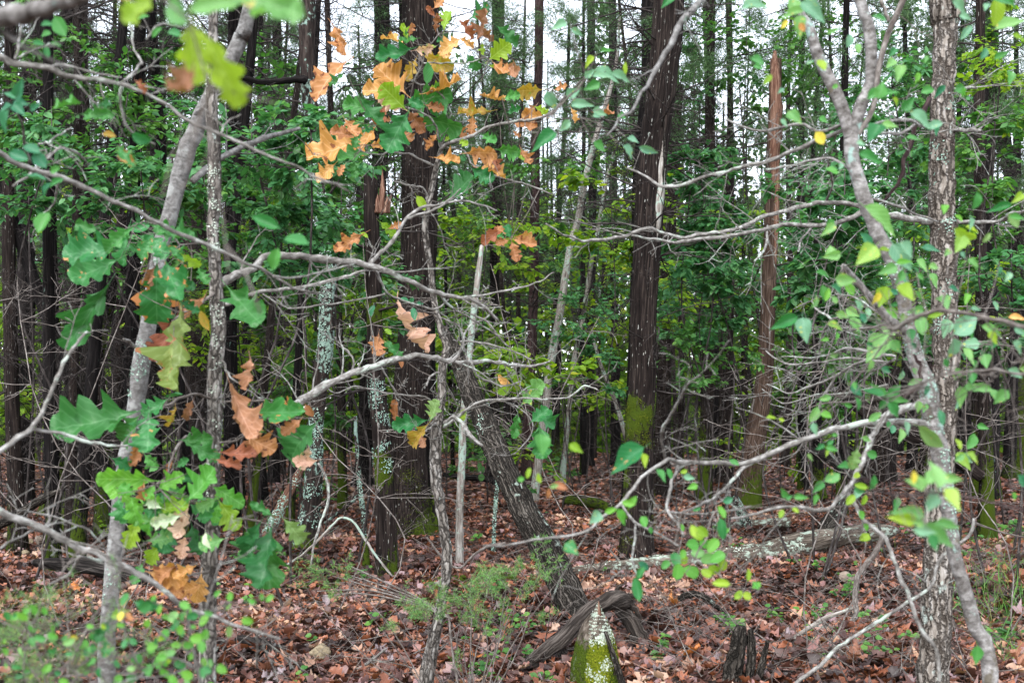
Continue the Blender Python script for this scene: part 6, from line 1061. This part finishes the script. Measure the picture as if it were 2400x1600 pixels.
# the far wood, read as one mass
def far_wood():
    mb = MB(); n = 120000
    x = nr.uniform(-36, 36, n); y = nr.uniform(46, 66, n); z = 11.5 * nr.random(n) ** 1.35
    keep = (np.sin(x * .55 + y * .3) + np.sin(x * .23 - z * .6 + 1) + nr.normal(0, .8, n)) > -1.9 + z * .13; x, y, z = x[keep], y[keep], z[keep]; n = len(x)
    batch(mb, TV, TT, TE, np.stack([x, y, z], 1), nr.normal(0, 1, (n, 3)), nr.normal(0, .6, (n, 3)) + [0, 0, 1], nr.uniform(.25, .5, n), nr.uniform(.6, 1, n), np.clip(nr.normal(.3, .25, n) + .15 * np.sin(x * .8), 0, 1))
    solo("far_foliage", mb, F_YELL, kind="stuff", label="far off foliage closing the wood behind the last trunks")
    mb = MB()
    for _ in range(150):
        x = rs.uniform(-34, 34); y = rs.uniform(46, 64); h = rs.uniform(10, 20); l = rs.uniform(-.6, .6); r0 = rs.uniform(.07, .2)
        tube(mb, [[x, y, -.1], [x + l * .3, y, h * .4], [x + l, y, h]], [r0, r0 * .8, r0 * .3], 6, cap=False)
        for _ in range(8):
            hh = rs.uniform(1, h); a = rs.uniform(0, 6.28); limbs_to(mb, limb([], (x + l * hh / h, y, hh), (math.cos(a), math.sin(a), rs.uniform(-.2, .4)), rs.uniform(.8, 2.2), .02, 1, .25, ns=(2, 4), minr=.008))
    solo("far_trunks", mb, B_CEDAR2, kind="stuff", label="far off trunks too deep in the wood to tell apart")
far_wood()
def far_canopy():
    """cedar and leaf crowns of the far trees, ragged, with the sky showing between"""
    mb = MB(); P = []
    for _ in range(125):
        y = rs.uniform(40, 66); x = rs.uniform(-34, 34); h = rs.uniform(9, 21); k = rs.randint(180, 520); w = rs.uniform(1.0, 2.4)
        z = h - nr.random(k) ** .8 * rs.uniform(3, 8); rr = w * nr.random(k) ** .5 * np.clip((h - z) / 4, .15, 1); a = nr.random(k) * 6.283
        P.append(np.stack([x + rr * np.cos(a), y + rr * np.sin(a), z], 1))
    P = np.concatenate(P); n = len(P)
    batch(mb, TV, TT, TE, P, nr.normal(0, 1, (n, 3)), nr.normal(0, .6, (n, 3)) + [0, 0, 1], nr.uniform(.16, .42, n), nr.uniform(.3, .8, n), np.clip(nr.normal(.4, .25, n), 0, 1))
    solo("far_canopy", mb, F_NEEDLE, kind="stuff", label="ragged crowns of the far trees with sky between them")
far_canopy()

# ------------------------------------------------------------------ juniper sprigs, ground plants, grass, brush
def juniper(label, blobs, d, n, Ln, w, mat, twigs=14, bot=None):
    c0 = np.array([0., 0., 0.]); bx, by = bot; b = Wp(bx, by, d); t = thing("juniper", label, "shrub", (b[0], d, max(0.0, float(gz(b[0], d))))); tb, fb = MB(), MB(); paths = []
    for px, py, sx, sy, k in blobs:
        for _ in range(k):
            q = Wp(rs.gauss(px, sx), rs.gauss(py, sy), d + rs.gauss(0, .18)); s0 = q + np.array([rs.gauss(0, .05), rs.gauss(0, .05), -rs.uniform(.03, .1)])
            paths += limb([], s0, q - s0 + rand_unit() * .03, rs.uniform(.10, .22), .0016, 1, .25, ns=(3, 6), minr=.0008)
            root_ = Wp(bx + (px - bx) * .3, by - 10, d); limb_p = smooth_path([root_, (root_ + s0) / 2 + rand_unit() * .06, s0], 6)
            if rs.random() < .35: tube(tb, limb_p, np.linspace(.004, .0016, 6), 4, cap=False)
    limbs_to(tb, paths); needles_on(fb, paths, n, .006, Ln, w); part("twigs", tb, B_TWIG, t, "stuff"); part("foliage", fb, mat, t, "stuff"); return t
juniper("feathery green juniper growing around the small fissured sapling's foot", [(1160, 1370, 60, 35, 13), (1080, 1400, 45, 40, 9), (1240, 1345, 35, 25, 9), (1010, 1395, 30, 40, 6), (1120, 1450, 60, 30, 6), (800, 1370, 50, 14, 6), (970, 1430, 30, 22, 6)], 5.6, 24, .026, .12, F_JUNI, bot=(1100, 1650))
juniper("blurred green juniper filling the bottom left corner", [(60, 1500, 70, 40, 8), (150, 1480, 60, 45, 9), (120, 1560, 80, 30, 9), (230, 1560, 50, 40, 5), (30, 1590, 60, 20, 6)], 2.6, 22, .016, .11, F_JUNI, bot=(120, 1900))
t = thing("dead_branch", "grey brushy dead cedar bough lying left of the juniper sprigs", "branch", (*Wp(930, 1400, 7)[:2], .05)); m2 = MB()
for a in range(5):
    P, r = traced([(1060, 1450, 5), (990 - a * 4, 1405 + a * 3, 5), (900 - a * 12, 1362 + a * 7, 4), (800 - a * 14 + rs.uniform(-40, 40), 1335 + a * 12 + rs.uniform(-15, 15), 2)], 6.8, 7.1, 14, .2); tube(m2, P, r, 4, cap=False)
    for _ in range(7):
        i = rs.randint(3, 12); limbs_to(m2, limb([], P[i], unit(P[i + 1] - P[i]) + rand_unit() * .5, rs.uniform(.1, .3), .0018, 1, .2, ns=(0, 3), minr=.001))
part("wood", m2, B_TWIG, t)
def seedling(px, py, h, n, mat, label, Lf, group="seedlings among the fallen leaves"):
    d = min(14, gd(py)); c = Wp(px, py, d); t = thing("seedling", label, "plant", (c[0], d, float(gz(c[0], d))), group); sb, fb = MB(), MB(); pos, yd, nm = [], [], []
    for _ in range(max(1, n // 7)):
        out = limb([], (c[0], d, float(gz(c[0], d))), (rs.gauss(0, .6), rs.gauss(0, .5), 1), h * rs.uniform(.6, 1.1), .0022, 0, .22, n=6); limbs_to(sb, out); P = out[0][0]
        for q in range(7):
            i = rs.randint(2, 5); s_ = 1 if q % 2 else -1; pos.append(P[i] + rand_unit() * .012); yd.append(np.array([s_ * rs.uniform(.4, 1), rs.gauss(0, .5), rs.uniform(-.3, .3)])); nm.append(np.array([rs.gauss(0, .4), rs.gauss(-.5, .4), 1]))
    k = len(pos); batch(fb, TV, TT, TE, np.array(pos), np.array(yd), np.array(nm), Lf * nr.uniform(.6, 1.2, k), nr.uniform(.7, .95, k), np.clip(nr.normal(.6, .25, k), 0, 1))
    part("stem", sb, B_TWIG, t); part("foliage", fb, mat, t, "stuff")
for a in ((2060, 1470, .2, 21, "green seedling left of the fissured oak's foot"), (1990, 1400, .22, 28, "taller leafy seedling in the brush right of the rounded rock"), (2050, 1530, .16, 28, "low bright seedling close to the fissured oak at the bottom"), (2140, 1500, .2, 14, "sparse seedling touching the fissured oak"), (1870, 1440, .12, 14, "small seedling above the split stump"),
          (1200, 1470, .16, 14, "seedling left of the leaning dead trunk's foot"), (1270, 1600, .1, 21, "seedling at the bottom beside the charred root"), (1150, 1590, .14, 21, "bright seedling right of the small fissured sapling's foot"), (900, 1450, .08, 7, "tiny clover like seedling left of the juniper"), (1720, 1460, .14, 21, "round leaved seedling above the split stump"),
          (1420, 1335, .14, 14, "seedling on the near side of the main cedar"), (2290, 1240, .25, 28, "seedling at the right edge behind the grass"), (2380, 1260, .3, 42, "leafy low shrub at the far right edge"), (2330, 1330, .22, 28, "green seedling beside the grass on the right"), (1290, 1290, .14, 14, "small seedling behind the leaning dead trunk"), (1680, 1190, .2, 14, "seedling near the lichened broken stem"), (1110, 1270, .16, 14, "seedling between pale dead stem and leaning trunk"),
          (560, 1420, .14, 14, "small plant to the right of the young oak's foot"), (1260, 1120, .3, 14, "pale seedling far behind the leaning dead trunk"), (250, 1150, .3, 21, "yellow seedling behind the splintered stem")):
    seedling(a[0], a[1], a[2], a[3], F_JUNI if False else (F_YELL if "yellow" in a[4] else F_GREEN), a[4], .05 if a[1] > 1300 else .075)
for k in range(84):
    px = rs.uniform(1500, 2420) if rs.random() < .62 else rs.uniform(350, 1500); py = rs.uniform(1240, 1600)
    seedling(px, py, rs.uniform(.07, .2), rs.choice([7, 7, 14, 14, 21]), F_GREEN, "small green seedling coming up through the fallen leaves", .05, "small seedlings in the leaf litter")
def thicket():
    """bare fine twigs of dead understory, tangled before the dark trunks"""
    for lab, n, box, d in (("tangle of fine bare twigs of a dead shrub before the left trunks", 26, (0, 420, 420, 1000), 7.5), ("tangle of fine bare twigs of a dead shrub left of the leaning dead log", 22, (560, 1000, 480, 1000), 8.5), ("tangle of fine bare twigs of a dead shrub right of the leaning dead log", 20, (1080, 1480, 560, 1050), 9),
                           ("tangle of fine bare twigs of a dead shrub between main cedar and forked tree", 25, (1560, 2080, 560, 1080), 7), ("tangle of fine bare twigs of a dead shrub at the right edge", 18, (2200, 2400, 500, 1150), 7.5)):
        x0, x1, y0, y1 = box; c = Wp((x0 + x1) / 2, 0, d); t = thing("dead_shrub", lab, "shrub", (c[0], d, 0)); mb = MB()
        for _ in range(max(2, n // 13)):
            q = Wp(rs.uniform(x0, x1), rs.uniform(y0, (y0 + y1) / 2), d + rs.uniform(-.5, .5)); b = np.array([c[0] + rs.uniform(-.3, .3), d, -.02])
            P = smooth_path([b, b + [rs.uniform(-.3, .3), 0, .6], (b + q) / 2 + rand_unit() * .35, q], 14); P = P + nr.normal(0, .006, P.shape); r = np.linspace(.006, .003, 14); tube(mb, P, r, 5, cap=False)
            for _ in range(12):
                i = rs.randint(5, 12); a = rs.uniform(0, 6.28); limbs_to(mb, limb([], P[i], (math.cos(a), math.sin(a) * .6, rs.uniform(-.3, .5)), rs.uniform(.3, .95), .004, 2, .27, (0, 0, rs.uniform(-.08, .05)), (3, 6), .0016))
        part("twigs", mb, B_TWIG, t, "stuff")
thicket()
def grass():
    mb = MB(); P = []
    for px, py, s_, k in ((2330, 1400, 60, 150), (2390, 1430, 40, 130), (2370, 1350, 50, 90), (2300, 1460, 40, 60), (2390, 1530, 50, 60), (1980, 1240, 50, 25), (2340, 1270, 50, 60)):
        for _ in range(k):
            x, y = rs.gauss(px, s_), rs.gauss(py, 18); d = min(13, gd(max(y, 1190))); q = Wp(x, y, d); P.append((q[0], d, float(gz(q[0], d))))
    P = np.array(P); n = len(P); batch(mb, GVv, GT, GE, P, np.stack([nr.normal(0, .6, n), nr.normal(0, .5, n), np.ones(n)], 1), nr.normal(0, 1, (n, 3)), nr.uniform(.08, .27, n), nr.uniform(.02, .04, n), nr.random(n))
    solo("grass", mb, F_GRASS, kind="stuff", label="tufts of green grass among the leaves at the right edge")
grass()
def brush():
    """sticks and dead twigs standing and lying in the litter on the right"""
    mb = MB()
    for _ in range(360):
        px = rs.uniform(1480, 2420) if rs.random() < .7 else rs.uniform(0, 1400); py = rs.uniform(1230, 1610); d = gd(py); q = Wp(px, py, d); a = rs.uniform(0, 6.28)
        limbs_to(mb, limb([], (q[0], q[1], float(gz(q[0], q[1]))), (math.cos(a), math.sin(a) * .6, rs.uniform(.05, .8)), rs.uniform(.25, .9), rs.uniform(.002, .006), 1, .2, (0, 0, -.05), (1, 5), .0012))
    solo("dead_brush", mb, B_TWIG, kind="stuff", label="tangle of thin dead twigs standing in the leaf litter")
brush()
for lab, pts, d, m in (("pale straight stick lying on the leaves left of the small fissured sapling", [(715, 1602, 7), (770, 1588, 8), (830, 1572, 8), (870, 1548, 7), (905, 1519, 5)], 6.6, B_PALE), ("pale lichened stick slanting up from the brush before the fissured oak", [(1840, 1535, 12), (1858, 1500, 12), (1890, 1475, 11), (1940, 1445, 10), (1998, 1424, 7)], 7.2, B_SNAG),
                       ("long pale stick slanting across the bottom right brush", [(1850, 1610, 9), (1920, 1560, 10), (1960, 1520, 9), (2020, 1480, 9), (2060, 1455, 9), (2120, 1415, 8), (2180, 1375, 8), (2195, 1330, 8), (2210, 1300, 9), (2240, 1280, 8), (2275, 1250, 8), (2282, 1215, 7)], 4.6, B_PALE), ("thin dead sapling standing in the brush left of the fissured oak", [(2070, 1245, 12), (2055, 1290, 14), (2020, 1335, 14), (2008, 1360, 14), (2005, 1400, 14), (2003, 1450, 14), (1960, 1490, 12)], 8.2, B_TWIG),
                       ("twisted grey root lying before the lichened log", [(1590, 1402, 14), (1620, 1392, 16), (1650, 1400, 14), (1690, 1430, 10), (1720, 1450, 8)], 8.2, B_DEAD), ("bent pale dead branch arching beside the lichen crusted tree", [(745, 1085, 5), (765, 1120, 6), (770, 1170, 6), (750, 1230, 6), (735, 1280, 5), (728, 1330, 5)], 7.4, B_PALE), ("pale arched twig lying left of the mossy footed cedar", [(670, 1325, 5), (720, 1290, 6), (770, 1240, 6), (800, 1212, 6), (830, 1225, 6), (850, 1255, 7), (880, 1300, 6), (920, 1350, 5)], 9.8, B_SNAG),
                       ("lichened stick propped in the leaves left of the mossy footed cedar", [(870, 1140, 6), (830, 1170, 9), (800, 1195, 8), (760, 1225, 5)], 14.5, B_LICHEN), ("thin dead branch curving over the juniper from the leaning trunk", [(1185, 1272, 7), (1140, 1282, 7), (1110, 1300, 6), (1075, 1330, 5), (1040, 1310, 6), (1000, 1258, 4)], 6.6, B_TWIG),
                       ("upright dead twig in front of the small fissured sapling's foot", [(1050, 1430, 5), (1055, 1480, 5), (1062, 1540, 5), (1075, 1610, 6)], 5.5, B_TWIG)):
    P, r = traced(pts, d, d, max(12, len(pts) * 4), .15); mb = MB(); tube(mb, P, r, 8, .08, .04)
    for _ in range(4):
        i = rs.randint(1, len(P) - 3); limbs_to(mb, limb([], P[i], unit(P[i + 1] - P[i]) + rand_unit() * .6, rs.uniform(.1, .3), .002, 0, .2, minr=.0012))
    solo("dead_stick", mb, m, lab, "stick", loc=tuple(P[0]))
fallen_leaves()

# ------------------------------------------------------------------ each background tree is told apart by what it stands between
MARK = [(-900, "the left edge"), (250, "the smooth grey trunk"), (500, "the upright young oak"), (740, "the lichen crusted tree"), (970, "the widest cedar"), (1250, "the purplish stem"), (1505, "the main cedar"), (1790, "the orange stripped cedar"), (2210, "the fissured oak"), (3300, "the right edge")]
ORDN = "first second third fourth fifth sixth seventh eighth ninth tenth eleventh twelfth thirteenth fourteenth fifteenth sixteenth seventeenth eighteenth nineteenth twentieth".split()
ORDN += [t + "-" + u for t in ("twenty", "thirty", "forty") for u in ORDN[:9]]
def tell_apart(group, what):
    T = sorted((o for o in scene.objects if o.get("group") == group), key=lambda o: o.location.x / o.location.y)
    cnt = {}
    for o in T:
        px = CX + FPX * o.location.x / o.location.y; k = max(i for i, (m, _) in enumerate(MARK[:-1]) if px >= m); cnt[k] = cnt.get(k, 0) + 1
        a, b = MARK[k][1], MARK[k + 1][1]
        a, b = a.replace("the ", "", 1), b.replace("the ", "", 1)
        o["label"] = f"{what}, {ORDN[min(46, cnt[k] - 1)]} from left between {a} and {b}"
for g, w in (("slender cedars in the middle distance", "slender mid distance cedar"), ("stout cedars in the middle distance", "stout mid distance cedar"), ("distant cedars", "distant dark cedar"), ("distant understory saplings", "distant lit sapling"), ("edge cedars", "low limbed dark cedar"), ("low bushes", "low far bush"), ("small seedlings in the leaf litter", "small seedling"), ("loose leaves on the forest floor, rust brown", "rust brown fallen leaf"), ("loose leaves on the forest floor, tan", "pale tan fallen leaf"), ("loose leaves on the forest floor, greyish", "greyish mauve fallen leaf"), ("loose leaves on the forest floor, dark", "dark wet fallen leaf")):
    tell_apart(g, w)
